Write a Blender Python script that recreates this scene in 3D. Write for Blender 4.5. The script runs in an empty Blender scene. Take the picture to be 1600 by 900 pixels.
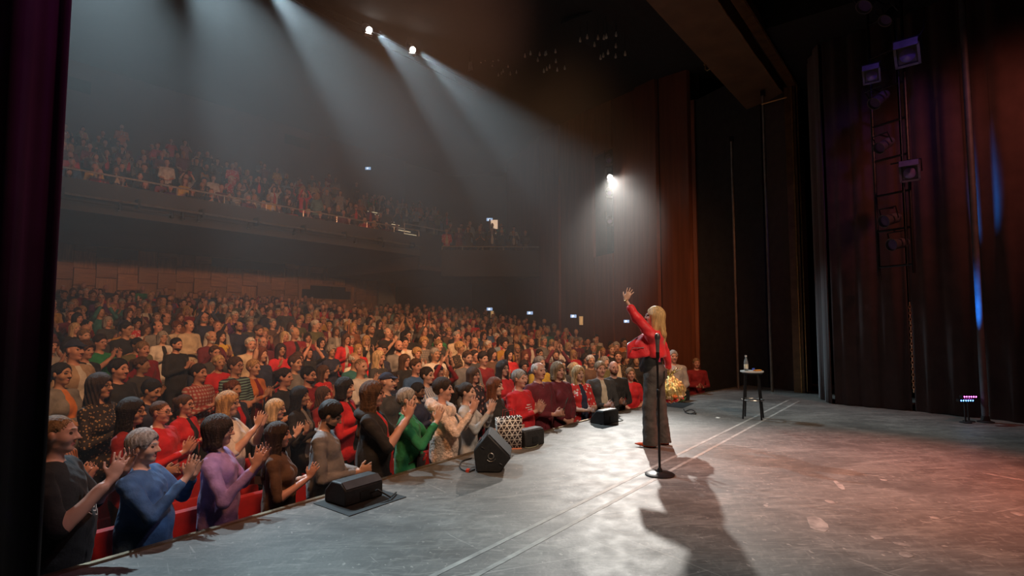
import bpy, bmesh, math, random
import numpy as np
from mathutils import Vector, Matrix

scene = bpy.context.scene
col = scene.collection
PI = math.pi

# ------------------------------------------------------------------ camera
# World: stage floor at z = 0, X runs along the stage edge, Y points from the stage into the hall.
CAM_Z, FPX = 1.5, 860.0
HEAD, PITCH = math.radians(38.1), math.radians(3.86)
cam_data = bpy.data.cameras.new('camera'); cam = bpy.data.objects.new('camera', cam_data); col.objects.link(cam)
cam_data.sensor_width = 36.0; cam_data.lens = FPX / 1600 * 36.0; cam_data.clip_end = 200; cam_data.clip_start = .05
cam.location = (0, 0, CAM_Z)
FWD = Vector((math.cos(HEAD) * math.cos(PITCH), math.sin(HEAD) * math.cos(PITCH), math.sin(PITCH)))
cam.rotation_euler = FWD.to_track_quat('-Z', 'Y').to_euler()
scene.camera = cam
RGT = Vector((math.sin(HEAD), -math.cos(HEAD), 0)); UPV = RGT.cross(FWD)
def ray(px, py): return FWD + RGT * ((px - 800) / FPX) + UPV * ((450 - py) / FPX)
def on_z(px, py, z=0.0):
    r = ray(px, py); return Vector((0, 0, CAM_Z)) + r * ((z - CAM_Z) / r.z)
def on_y(px, py, y):
    r = ray(px, py); return Vector((0, 0, CAM_Z)) + r * (y / r.y)
def at_d(px, py, d): return Vector((0, 0, CAM_Z)) + ray(px, py) * d

# ------------------------------------------------------------------ world, exposure
world = bpy.data.worlds.new('world'); scene.world = world; world.use_nodes = True
world.node_tree.nodes['Background'].inputs[0].default_value = (.02, .022, .028, 1)
world.node_tree.nodes['Background'].inputs[1].default_value = .0
scene.view_settings.view_transform = 'Standard'; scene.view_settings.look = 'None'
scene.view_settings.gamma = 1; scene.view_settings.use_curve_mapping = False
scene.view_settings.exposure = 0.0

# ------------------------------------------------------------------ large lights
def spot(name, loc, target, power, color, angle, blend=.5, radius=.12):
    l = bpy.data.lights.new(name, 'SPOT'); l.energy = power; l.color = color; l.spot_size = math.radians(angle); l.spot_blend = blend; l.shadow_soft_size = radius
    o = bpy.data.objects.new(name, l); col.objects.link(o); o.location = loc
    o.rotation_euler = (Vector(target) - Vector(loc)).to_track_quat('-Z', 'Y').to_euler(); o['kind'] = 'helper'
    return o
SIDE_LAMP = at_d(953, 277, 19.3)
COOL, WARM, AMBER = (.64, .87, 1.0), (1.0, .74, .48), (1.0, .46, .20)
spot('side_wall_key_light', SIDE_LAMP + Vector((-.30, -.22, -.10)), (6.3, 2.6, .70), 6000, (1.0, .95, .88), 24, .9, .12)
BRIDGE_Y, BRIDGE_Z = 13.0, 10.0
for n, x, tx, ty in (('first', 3.0, 1.6, 3.9), ('second', 4.7, 3.8, 3.2), ('third', 6.6, 7.0, 3.0)):       # lamps of the hall bridge above the frame
    spot('house_bridge_light_%s_offscreen' % n, (x, BRIDGE_Y, BRIDGE_Z), (tx, ty, 0), 5300, COOL, 20, .6, .10)
# the two lit lamps of the bridge that the picture shows
LAMP_A, LAMP_B = at_d(577, 47, 15.8), at_d(645, 78, 16.4)
spot('house_bridge_light', LAMP_A + Vector((.08, -.25, -.12)), (9.4, 2.6, 0), 3500, COOL, 22, .6, .08)
spot('house_bridge_light', LAMP_B + Vector((.08, -.25, -.12)), (11.6, 2.0, 0), 3500, COOL, 22, .6, .08)
# amber wash of the audience from the stage lamps above the stage front, over the frame
for n, x, tx, ty, tz, p, an in (('first', 1.6, 4.0, 8.5, .2, 1500, 72), ('second', 4.2, 9.6, 16.5, .9, 2700, 68), ('third', 7.4, 13.6, 11.4, .6, 2200, 82)):
    spot('audience_wash_light_%s_offscreen' % n, (x, 2.3, 6.3), (tx, ty, tz), p, AMBER, an, .9, .35)
spot('balcony_wash_light_offscreen', (5.6, 2.3, 6.4), (9.5, 21, 7.4), 2400, (1, .40, .24), 46, .8, .3)
# stage lamps hanging above and beside the frame, and an added pink fill
spot('red_stage_light_offscreen', (9.4, -1.6, 7.2), (6.8, .8, 0), 2600, (1.0, .17, .09), 40, 1.0, .25)
spot('warm_stage_light_offscreen', (3.2, -2.2, 7.2), (6.8, 2.4, .6), 2100, (1.0, .74, .54), 58, 1.0, .7)
spot('drape_red_light_offscreen', (8.0, -3.2, 6.8), (12.0, -.6, 3.0), 520, (1.0, .27, .18), 62, .9, .3)
spot('ladder_violet_light_offscreen', (7.6, -.6, 7.5), (11.5, .7, 4.8), 110, (.32, .16, 1.0), 34, .8, .15)
spot('wing_magenta_light_offscreen', (2.6, -2.5, 6.4), (.05, 2.5, 3.0), 440, (1.0, .10, .40), 26, .6, .2)
spot('wing_violet_light_offscreen', (.7, .2, 6.5), (.1, 2.5, 2.0), 90, (.24, .08, 1.0), 26, .6, .1)
spot('front_row_cool_light_offscreen', (3.8, .9, 6.6), (1.55, 4.85, .2), 560, (.80, .90, 1.0), 11, .8, .08)
spot('front_row_pink_fill_offscreen', (4.9, .4, 6.6), (2.3, 4.9, .3), 210, (1.0, .42, .50), 28, .9, .2)  # added fill, stands in for red light reflected off the stage

# ------------------------------------------------------------------ materials
MATS = {}
def nodes_of(name):
    m = bpy.data.materials.new(name); m.use_nodes = True; nt = m.node_tree
    return m, nt, nt.nodes, nt.links, nt.nodes['Principled BSDF']
def M(name, c=(.5, .5, .5), r=.6, metal=0., var=.25, scale=6., bump=0., bscale=60., stretch=None, emit=None, sheen=0.):
    """A procedural material: colour varied by noise, optional fine bump."""
    if name in MATS: return MATS[name]
    m, nt, N, L, b = nodes_of(name)
    tc = N.new('ShaderNodeTexCoord'); mp = N.new('ShaderNodeMapping'); L.new(tc.outputs['Object'], mp.inputs[0])
    if stretch: mp.inputs['Scale'].default_value = stretch
    nz = N.new('ShaderNodeTexNoise'); nz.inputs['Scale'].default_value = scale; nz.inputs['Detail'].default_value = 4
    L.new(mp.outputs[0], nz.inputs['Vector'])
    rp = N.new('ShaderNodeValToRGB'); rp.color_ramp.elements[0].position = .3; rp.color_ramp.elements[1].position = .7
    rp.color_ramp.elements[0].color = (*[x * (1 - var) for x in c], 1); rp.color_ramp.elements[1].color = (*[min(1, x * (1 + var)) for x in c], 1)
    L.new(nz.outputs['Fac'], rp.inputs[0]); L.new(rp.outputs[0], b.inputs['Base Color'])
    b.inputs['Roughness'].default_value = r; b.inputs['Metallic'].default_value = metal
    if sheen: b.inputs['Sheen Weight'].default_value = sheen
    if bump:
        n2 = N.new('ShaderNodeTexNoise'); n2.inputs['Scale'].default_value = bscale; n2.inputs['Detail'].default_value = 3; L.new(mp.outputs[0], n2.inputs['Vector'])
        bp = N.new('ShaderNodeBump'); bp.inputs['Strength'].default_value = bump; bp.inputs['Distance'].default_value = .02
        L.new(n2.outputs['Fac'], bp.inputs['Height']); L.new(bp.outputs[0], b.inputs['Normal'])
    if emit:
        b.inputs['Emission Color'].default_value = (*emit[0], 1); b.inputs['Emission Strength'].default_value = emit[1]
    MATS[name] = m; return m

# ------------------------------------------------------------------ mesh builder
class MB:
    """Collects shapes; build() links them as one mesh object."""
    def __init__(s): s.v, s.f, s.m, s.sm = [], [], [], []
    def add(s, v, f, m=0, smooth=False):
        o = len(s.v); s.v += [tuple(x) for x in v]; s.f += [tuple(i + o for i in q) for q in f]; s.m += [m] * len(f); s.sm += [smooth] * len(f); return s
    def box(s, c, d, rz=0., m=0, R=None):
        c = Vector(c); R = R or Matrix.Rotation(rz, 3, 'Z'); x, y, z = [k / 2 for k in d]
        v = [c + R @ Vector((sx * x, sy * y, sz * z)) for sz in (-1, 1) for sx, sy in ((-1, -1), (1, -1), (1, 1), (-1, 1))]
        return s.add(v, [(3, 2, 1, 0), (4, 5, 6, 7), (0, 1, 5, 4), (1, 2, 6, 5), (2, 3, 7, 6), (3, 0, 4, 7)], m)
    def bbox(s, c, d, bev=.02, rz=0., m=0, R=None):
        """box with chamfered edges"""
        bm = bmesh.new(); bmesh.ops.create_cube(bm, size=1); bmesh.ops.scale(bm, vec=d, verts=bm.verts)
        bmesh.ops.bevel(bm, geom=bm.edges[:], offset=bev, segments=2, affect='EDGES', profile=.6)
        R = R or Matrix.Rotation(rz, 3, 'Z'); c = Vector(c); bm.verts.index_update()
        s.add([c + R @ v.co for v in bm.verts], [[v.index for v in f.verts] for f in bm.faces], m, True); bm.free(); return s
    def tube(s, pts, r, n=8, m=0, closed=False, caps=True):
        pts = [Vector(p) for p in pts]; k = len(pts); rr = r if isinstance(r, (list, tuple)) else [r] * k
        v, f = [], []; up = None
        for i, p in enumerate(pts):
            a = pts[(i + 1) % k] if (closed or i < k - 1) else p; b = pts[i - 1] if (closed or i > 0) else p
            t = (a - b).normalized()
            if up is None: up = Vector((0, 0, 1)) if abs(t.z) < .9 else Vector((1, 0, 0))
            u = t.cross(up).normalized(); w = u.cross(t).normalized(); up = w
            v += [p + (u * math.cos(2 * PI * j / n) + w * math.sin(2 * PI * j / n)) * rr[i] for j in range(n)]
        for i in range(k if closed else k - 1):
            for j in range(n):
                f.append((i * n + j, i * n + (j + 1) % n, ((i + 1) % k) * n + (j + 1) % n, ((i + 1) % k) * n + j))
        if caps and not closed: f += [tuple(range(n - 1, -1, -1)), tuple((k - 1) * n + j for j in range(n))]
        return s.add(v, f, m, True)
    def lathe(s, prof, c=(0, 0, 0), n=24, m=0, R=None):
        c = Vector(c); R = R or Matrix.Identity(3); v, f = [], []
        for r, z in prof: v += [c + R @ Vector((r * math.cos(2 * PI * j / n), r * math.sin(2 * PI * j / n), z)) for j in range(n)]
        for i in range(len(prof) - 1):
            for j in range(n): f.append((i * n + j, i * n + (j + 1) % n, (i + 1) * n + (j + 1) % n, (i + 1) * n + j))
        if prof[0][0] > 1e-5: f.append(tuple(range(n - 1, -1, -1)))
        if prof[-1][0] > 1e-5: f.append(tuple((len(prof) - 1) * n + j for j in range(n)))
        return s.add(v, f, m, True)
    def prism(s, poly, ext, o=(0, 0, 0), ux=(1, 0, 0), uy=(0, 0, 1), un=(0, 1, 0), m=0):
        """polygon (in ux, uy) extruded by ext along un"""
        o, ux, uy, un = [Vector(x) for x in (o, ux, uy, un)]; k = len(poly)
        v = [o + ux * a + uy * b for a, b in poly] + [o + ux * a + uy * b + un * ext for a, b in poly]
        f = [tuple(range(k)), tuple(range(2 * k - 1, k - 1, -1))] + [(i, i + k, (i + 1) % k + k, (i + 1) % k) for i in range(k)]
        return s.add(v, f, m)
    def mesh(s, name):
        me = bpy.data.meshes.new(name); me.from_pydata(s.v, [], s.f)
        me.polygons.foreach_set('material_index', s.m); me.polygons.foreach_set('use_smooth', s.sm)
        bm = bmesh.new(); bm.from_mesh(me); bmesh.ops.recalc_face_normals(bm, faces=bm.faces[:]); bm.to_mesh(me); bm.free()
        try: me.set_sharp_from_angle(angle=math.radians(38))
        except Exception: pass
        return me
    def build(s, name, mats, parent=None):
        me = s.mesh(name)
        for q in (mats if isinstance(mats, (list, tuple)) else [mats]): me.materials.append(q)
        return link(name, me, parent)
LAST = ['']
def link(name, data, parent=None):
    o = bpy.data.objects.new(name, data); col.objects.link(o); LAST[0] = o.name
    if parent: o.parent = parent
    return o
def empty(name, loc=(0, 0, 0), rz=0.):
    o = bpy.data.objects.new(name, None); col.objects.link(o); o.location = loc; o.rotation_euler.z = rz; o.empty_display_size = .1; return o
def tag(o, label=None, cat=None, group=None, kind=None):
    if label: o['label'] = label
    if cat: o['category'] = cat
    if group: o['group'] = group
    if kind: o['kind'] = kind
    return o
def struct(o, label=None, cat=None): return tag(o, label, cat, kind='structure')
def copy_tree(o, parent=None):
    c = o.copy(); col.objects.link(c); c.parent = parent
    for ch in o.children: copy_tree(ch, c)
    return c
# ------------------------------------------------------------------ people: signed distance bodies, meshed by surface nets
def vec(*a): return np.array(a, dtype=np.float64)
def nrm(v):
    v = np.asarray(v, float); return v / (np.linalg.norm(v) + 1e-12)

class SDF:
    """Rectilinear grid of signed distance with labels; spacing may vary along each axis."""
    def __init__(s, xs, ys, zs):
        s.xs, s.ys, s.zs = [np.asarray(a, np.float32) for a in (xs, ys, zs)]
        sh = (len(xs), len(ys), len(zs))
        s.D = np.full(sh, 1.0, np.float32); s.M = np.full(sh, 1.0, np.float32); s.L = np.zeros(sh, np.uint8)
    def _sl(s, lo, hi):
        out = []
        for a, l, h in zip((s.xs, s.ys, s.zs), lo, hi):
            i0 = max(0, int(np.searchsorted(a, l)) - 1); i1 = min(len(a), int(np.searchsorted(a, h)) + 1)
            out.append(slice(i0, max(i1, i0)))
        return tuple(out)
    def _pts(s, sl):
        return (s.xs[sl[0]][:, None, None], s.ys[sl[1]][None, :, None], s.zs[sl[2]][None, None, :])
    def _mix(s, sl, d, k, lab, op='u'):
        D = s.D[sl]
        if op == 'u':
            if k > 0:
                h = np.clip(0.5 + 0.5 * (D - d) / k, 0, 1); N = D * (1 - h) + d * h - k * h * (1 - h)
            else: N = np.minimum(D, d)
            M = s.M[sl]; w = d < M
            s.L[sl] = np.where(w, lab, s.L[sl]); s.M[sl] = np.where(w, d, M)
        else:
            d = -d
            h = np.clip(0.5 - 0.5 * (D - d) / max(k, 1e-5), 0, 1); N = D * (1 - h) + d * h + k * h * (1 - h)
        s.D[sl] = N
    def ell(s, c, r, R=None, k=.02, lab=0, op='u', wob=None):
        c = np.asarray(c, float); r = np.asarray(r, float); m = r.max() + k + .03
        sl = s._sl(c - m, c + m); X, Y, Z = s._pts(sl)
        x, y, z = X - c[0], Y - c[1], Z - c[2]
        if R is not None:
            R = np.asarray(R)
            x, y, z = [R[0, i] * x + R[1, i] * y + R[2, i] * z for i in range(3)]
        a = (x / r[0]) ** 2 + (y / r[1]) ** 2 + (z / r[2]) ** 2
        b = (x / r[0] ** 2) ** 2 + (y / r[1] ** 2) ** 2 + (z / r[2] ** 2) ** 2
        k0 = np.sqrt(a) + 1e-6; d = k0 * (k0 - 1) / (np.sqrt(b) + 1e-6)
        if wob: d = d + wob(X, Y, Z)
        s._mix(sl, d.astype(np.float32), k, lab, op)
    def cone(s, a, b, ra, rb, k=.02, lab=0, op='u', side=None, wob=None):
        """Tapered limb from a to b. ra / rb: radius, or (side, depth) pair measured along the axis `side` and across it."""
        a = np.asarray(a, float); b = np.asarray(b, float)
        ra = np.atleast_1d(ra).astype(float); rb = np.atleast_1d(rb).astype(float)
        m = max(ra.max(), rb.max()) + k + .03
        sl = s._sl(np.minimum(a, b) - m, np.maximum(a, b) + m); X, Y, Z = s._pts(sl)
        ab = b - a; L2 = ab @ ab + 1e-9
        x, y, z = X - a[0], Y - a[1], Z - a[2]
        t = np.clip((x * ab[0] + y * ab[1] + z * ab[2]) / L2, 0, 1)
        x = x - t * ab[0]; y = y - t * ab[1]; z = z - t * ab[2]
        if len(ra) == 1:
            d = np.sqrt(x * x + y * y + z * z) - (ra[0] + (rb[0] - ra[0]) * t)
        else:
            n = nrm(ab); sd = nrm(np.asarray(side if side is not None else (1, 0, 0), float)); sd = nrm(sd - n * (sd @ n)); w = np.cross(n, sd)
            u = x * sd[0] + y * sd[1] + z * sd[2]; v = x * w[0] + y * w[1] + z * w[2]; q = x * n[0] + y * n[1] + z * n[2]
            r1 = ra[0] + (rb[0] - ra[0]) * t; r2 = ra[1] + (rb[1] - ra[1]) * t; rq = np.minimum(r1, r2)
            k0 = np.sqrt((u / r1) ** 2 + (v / r2) ** 2 + (q / rq) ** 2) + 1e-6
            k1 = np.sqrt((u / r1 ** 2) ** 2 + (v / r2 ** 2) ** 2 + (q / rq ** 2) ** 2) + 1e-6
            d = k0 * (k0 - 1) / k1
        if wob: d = d + wob(X, Y, Z)
        s._mix(sl, d.astype(np.float32), k, lab, op)
    def mesh(s, name, smooth=1, tidy=True):
        D = s.D; ins = D < 0; nx, ny, nz = D.shape
        c = ins[:-1, :-1, :-1].astype(np.uint8)
        cnt = np.zeros((nx - 1, ny - 1, nz - 1), np.uint8)
        for dx in (0, 1):
            for dy in (0, 1):
                for dz in (0, 1): cnt += ins[dx:nx - 1 + dx, dy:ny - 1 + dy, dz:nz - 1 + dz]
        act = (cnt > 0) & (cnt < 8); I, J, K = np.nonzero(act); n = len(I)
        idx = np.full(act.shape, -1, np.int64); idx[act] = np.arange(n)
        P = np.zeros((n, 3)); W = np.zeros(n)
        corner = [(dx, dy, dz) for dx in (0, 1) for dy in (0, 1) for dz in (0, 1)]
        val = {q: D[I + q[0], J + q[1], K + q[2]] for q in corner}
        pos = {q: np.stack([s.xs[I + q[0]], s.ys[J + q[1]], s.zs[K + q[2]]], 1) for q in corner}
        for q in corner:
            for ax in range(3):
                if q[ax]: continue
                r = list(q); r[ax] = 1; r = tuple(r)
                m = (val[q] < 0) != (val[r] < 0)
                t = np.where(m, val[q] / (val[q] - val[r] + 1e-12), 0)[:, None]
                P += np.where(m[:, None], pos[q] + (pos[r] - pos[q]) * t, 0); W += m
        P /= W[:, None]
        faces = []
        for ax in range(3):
            a1, a2 = [(1, 2), (2, 0), (0, 1)][ax]
            A = [slice(None)] * 3; B = [slice(None)] * 3
            A[ax] = slice(0, -1); B[ax] = slice(1, None)
            for o in (a1, a2): A[o] = B[o] = slice(1, -1)
            sa, sb = ins[tuple(A)], ins[tuple(B)]
            for flip in (0, 1):
                m = (sa & ~sb) if not flip else (~sa & sb)
                e = list(np.nonzero(m)); e[a1] = e[a1] + 1; e[a2] = e[a2] + 1
                def cell(o1, o2):
                    q = [x.copy() for x in e]; q[a1] -= o1; q[a2] -= o2
                    return idx[q[0], q[1], q[2]]
                f = np.stack([cell(1, 1), cell(0, 1), cell(0, 0), cell(1, 0)], 1)
                if flip: f = f[:, ::-1]
                faces.append(f)
        F = np.concatenate(faces); F = F[(F >= 0).all(1)]
        # Laplacian smoothing
        for _ in range(smooth):
            acc = np.zeros_like(P); num = np.zeros(len(P))
            for a, b in ((0, 1), (1, 2), (2, 3), (3, 0)):
                np.add.at(acc, F[:, a], P[F[:, b]]); np.add.at(num, F[:, a], 1)
                np.add.at(acc, F[:, b], P[F[:, a]]); np.add.at(num, F[:, b], 1)
            P = P * .5 + .5 * acc / np.maximum(num, 1)[:, None]
        # label of each face: that of the grid point nearest to its middle
        C = P[F].mean(1)
        near = lambda a, v: np.clip(np.searchsorted((a[1:] + a[:-1]) / 2, v), 0, len(a) - 1)
        fl = s.L[near(s.xs, C[:, 0]), near(s.ys, C[:, 1]), near(s.zs, C[:, 2])].astype(np.int64)
        # tidy borders between labels: drop lone faces, then straighten the border lines along the surface
        E = np.sort(np.concatenate([F[:, [a, (a + 1) % 4]] for a in range(4)]), 1); fid = np.tile(np.arange(len(F)), 4)
        key = E[:, 0] * (len(P) + 1) + E[:, 1]; o = np.argsort(key, kind='stable'); ks = key[o]; same = ks[1:] == ks[:-1]
        fa, fb, ev = fid[o][:-1][same], fid[o][1:][same], E[o][:-1][same]
        for _ in range(2 if tidy else 0):
            votes = np.zeros((len(F), 11)); np.add.at(votes, (fa, fl[fb]), 1); np.add.at(votes, (fb, fl[fa]), 1)
            top = votes.argmax(1); fl = np.where(votes[np.arange(len(F)), top] >= 3, top, fl)
        for _ in range(7 if tidy else 0):
            bd = fl[fa] != fl[fb]; e = ev[bd]
            acc = np.zeros_like(P); num = np.zeros(len(P))
            np.add.at(acc, e[:, 0], P[e[:, 1]]); np.add.at(num, e[:, 0], 1); np.add.at(acc, e[:, 1], P[e[:, 0]]); np.add.at(num, e[:, 1], 1)
            m = num >= 2; P[m] = P[m] * .45 + .55 * acc[m] / num[m][:, None]
        return raw_mesh(name, P, F, fl)

def raw_mesh(name, P, F, mat=None, smooth=True):
    me = bpy.data.meshes.new(name)
    me.vertices.add(len(P)); me.vertices.foreach_set('co', np.asarray(P, np.float32).ravel())
    k = F.shape[1]
    me.loops.add(len(F) * k); me.loops.foreach_set('vertex_index', F.astype(np.int32).ravel())
    me.polygons.add(len(F)); me.polygons.foreach_set('loop_start', np.arange(0, len(F) * k, k, dtype=np.int32))
    if mat is not None: me.polygons.foreach_set('material_index', mat.astype(np.int32))
    me.polygons.foreach_set('use_smooth', np.full(len(F), smooth))
    me.update(calc_edges=True); me.validate()
    return me

def axis(*segs):
    """axis((start, end, step), ...): grid lines with the spacing of each stretch."""
    out = []
    for a, b, h in segs:
        n = max(1, int(round((b - a) / h))); out += list(np.linspace(a, b, n, endpoint=False))
    out.append(segs[-1][1]); return np.array(out)

# labels (= material slots of a person): 0 skin 1 top 2 trousers 3 forearm 4 front panel 5 lips 6 eye 7 shoe 8 brow 9 beard 10 collar
def rotm(yaw=0, pitch=0, roll=0):
    cy, sy = math.cos(yaw), math.sin(yaw); cp, sp = math.cos(pitch), math.sin(pitch); cr, sr = math.cos(roll), math.sin(roll)
    Rz = np.array([[cy, -sy, 0], [sy, cy, 0], [0, 0, 1]]); Rx = np.array([[1, 0, 0], [0, cp, -sp], [0, sp, cp]]); Ry = np.array([[cr, 0, sr], [0, 1, 0], [-sr, 0, cr]])
    return Rz @ Rx @ Ry
NECK = vec(0, -.02, 1.50)

def head_prims(g, R, fem=0, lod=0):
    T = lambda p: NECK + R @ (np.asarray(p, float) - NECK)
    def E(c, r, **k):
        R2 = k.pop('R', None); g.ell(T(c), r, R if R2 is None else R @ R2, **k)
    def C(a, b, ra, rb, **k): g.cone(T(a), T(b), ra, rb, **k)
    jw = .88 if fem else 1.0
    E((0, -.012, 1.662), (.076, .097, .092), k=.0)
    E((0, .018, 1.615), (.063 * jw, .072, .082), k=.03)
    E((0, .012, 1.575), (.056 * jw, .066, .048), k=.02, lab=9)
    E((0, .062, 1.546), (.026 * jw, .022, .020), k=.03, lab=9)
    for s in (-1, 1):
        E((s * .040, .055, 1.612), (.024, .026, .026), k=.025)
        C((s * .012, .092, 1.668), (s * .046, .074, 1.667), .009, .007, k=.012)
        if lod < 2:
            E((s * .032, .099, 1.648), (.018, .014, .011), k=.012, op='s')
            E((s * .031, .0745, 1.647), (.0145, .0145, .0115), k=.003, lab=6)
            C((s * .014, .0965, 1.673), (s * .047, .079, 1.672), .0050, .0042, k=.003, lab=8)
        E((s * .078, -.008, 1.635), (.011, .021, .032), R=rotm(s * -.35), k=.006)
    C((0, .090, 1.655), (0, .112, 1.613), .0085, .0135, k=.014)
    for s in (-1, 1): E((s * .012, .099, 1.609), (.010, .010, .009), k=.008)
    if lod < 2:
        for s in (-1, 1):
            C((0, .0935, 1.5795), (s * .023, .078, 1.584), .0048, .003, k=.003, lab=5)
            C((0, .0925, 1.5715), (s * .021, .077, 1.581), .0055, .003, k=.003, lab=5)
    else:
        E((0, .085, 1.577), (.022, .012, .010), k=.004, lab=5)

def hand_prims(g, wrist, fdir, palm, side, curl=.15, spread=.1, lab=0, sc=1.0, lod=0):
    """Palm and five fingers: fdir along the fingers, palm = palm normal, side = towards the thumb."""
    wrist = np.asarray(wrist, float); f = nrm(fdir); n = nrm(np.asarray(palm, float) - f * (np.asarray(palm, float) @ f))
    th = np.cross(f, n); th = th if th @ np.asarray(side, float) > 0 else -th
    R = np.stack([th, n, f], 1)
    g.ell(wrist + f * .05 * sc, (.041 * sc, .016 * sc, .056 * sc), R, k=.018, lab=lab)
    L = [.068, .076, .071, .056]; r = .0088 * sc
    for i in range(4):
        o = (.0305 - .0205 * i) * sc
        base = wrist + f * (.088 - .004 * abs(i - 1.2)) * sc + th * o
        dd = nrm(f + th * (1.5 - i) * spread)
        p = base
        for j, fr in enumerate((.45, .32, .23)):
            a = curl * (j + .6); d2 = nrm(dd * math.cos(a) + n * math.sin(a))
            q = p + d2 * L[i] * fr * sc
            g.cone(p, q, r * (1 - .08 * j), r * (.93 - .08 * j), k=.006, lab=lab); p = q
    b = wrist + f * .025 * sc + th * .03 * sc
    p1 = b + (f * .025 + th * .028 + n * .01) * sc; p2 = p1 + (f * .03 + th * .012 + n * .008) * sc
    g.cone(b, p1, .0135 * sc, .0105 * sc, k=.012, lab=lab); g.cone(p1, p2, .0102 * sc, .0085 * sc, k=.006, lab=lab)

POSES = {   # wrist right (x mirrored for left unless given), elbow, finger direction, palm normal of right hand
    'clap_chest': dict(w=(.050, .29, 1.235), e=(.245, .07, 1.105), f=(-.05, .45, .9), n=(-1, .1, .0)),
    'clap_high':  dict(w=(.060, .32, 1.420), e=(.230, .19, 1.190), f=(-.08, .25, 1), n=(-1, .15, .0)),
    'clap_open':  dict(w=(.150, .31, 1.370), e=(.270, .13, 1.140), f=(-.25, .30, 1), n=(-1, -.2, .1)),
    'clap_low':   dict(w=(.045, .30, 1.090), e=(.250, .04, 1.080), f=(-.15, .95, .35), n=(-1, .0, .0)),
    'hands_down': dict(w=(.060, .21, .950), e=(.240, .03, 1.090), f=(-.7, .35, -.6), n=(-.2, -1, .0)),
    'clap_over':  dict(w=(.070, .16, 1.80), e=(.235, .19, 1.52), f=(-.15, .1, 1), n=(-1, .1, .0)),
    'arms_folded':dict(w=(-.06, .21, 1.150), e=(.235, .07, 1.100), f=(-1, -.05, .05), n=(0, -1, .1), wl=(.05, .23, 1.10), el=(-.235, .07, 1.09), fl=(1, -.05, .1), nl=(0, -1, 0)),
    'one_up':     dict(w=(.26, .14, 1.78), e=(.27, .12, 1.50), f=(.1, .1, 1), n=(-.5, .9, .0), wl=(-.10, .26, 1.15), el=(-.25, .02, 1.09), fl=(.5, .6, .4), nl=(1, -.3, 0)),
    'phone':      dict(w=(.035, .33, 1.440), e=(.20, .20, 1.190), f=(-.35, .35, 1), n=(-.6, -.8, .1)),
}
def folds(amp, seed):
    rs = np.random.RandomState(seed); a, b, c, p = rs.uniform(.7, 1.3, 4)
    def w(X, Y, Z):
        return amp * (np.sin(34 * a * Z + 17 * X * b + 3 * np.sin(13 * X + 9 * Y) + p) * .6 + np.sin(51 * b * X - 27 * Z * c + 21 * Y + 4 * np.sin(11 * Z)) * .4)
    return w

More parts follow.
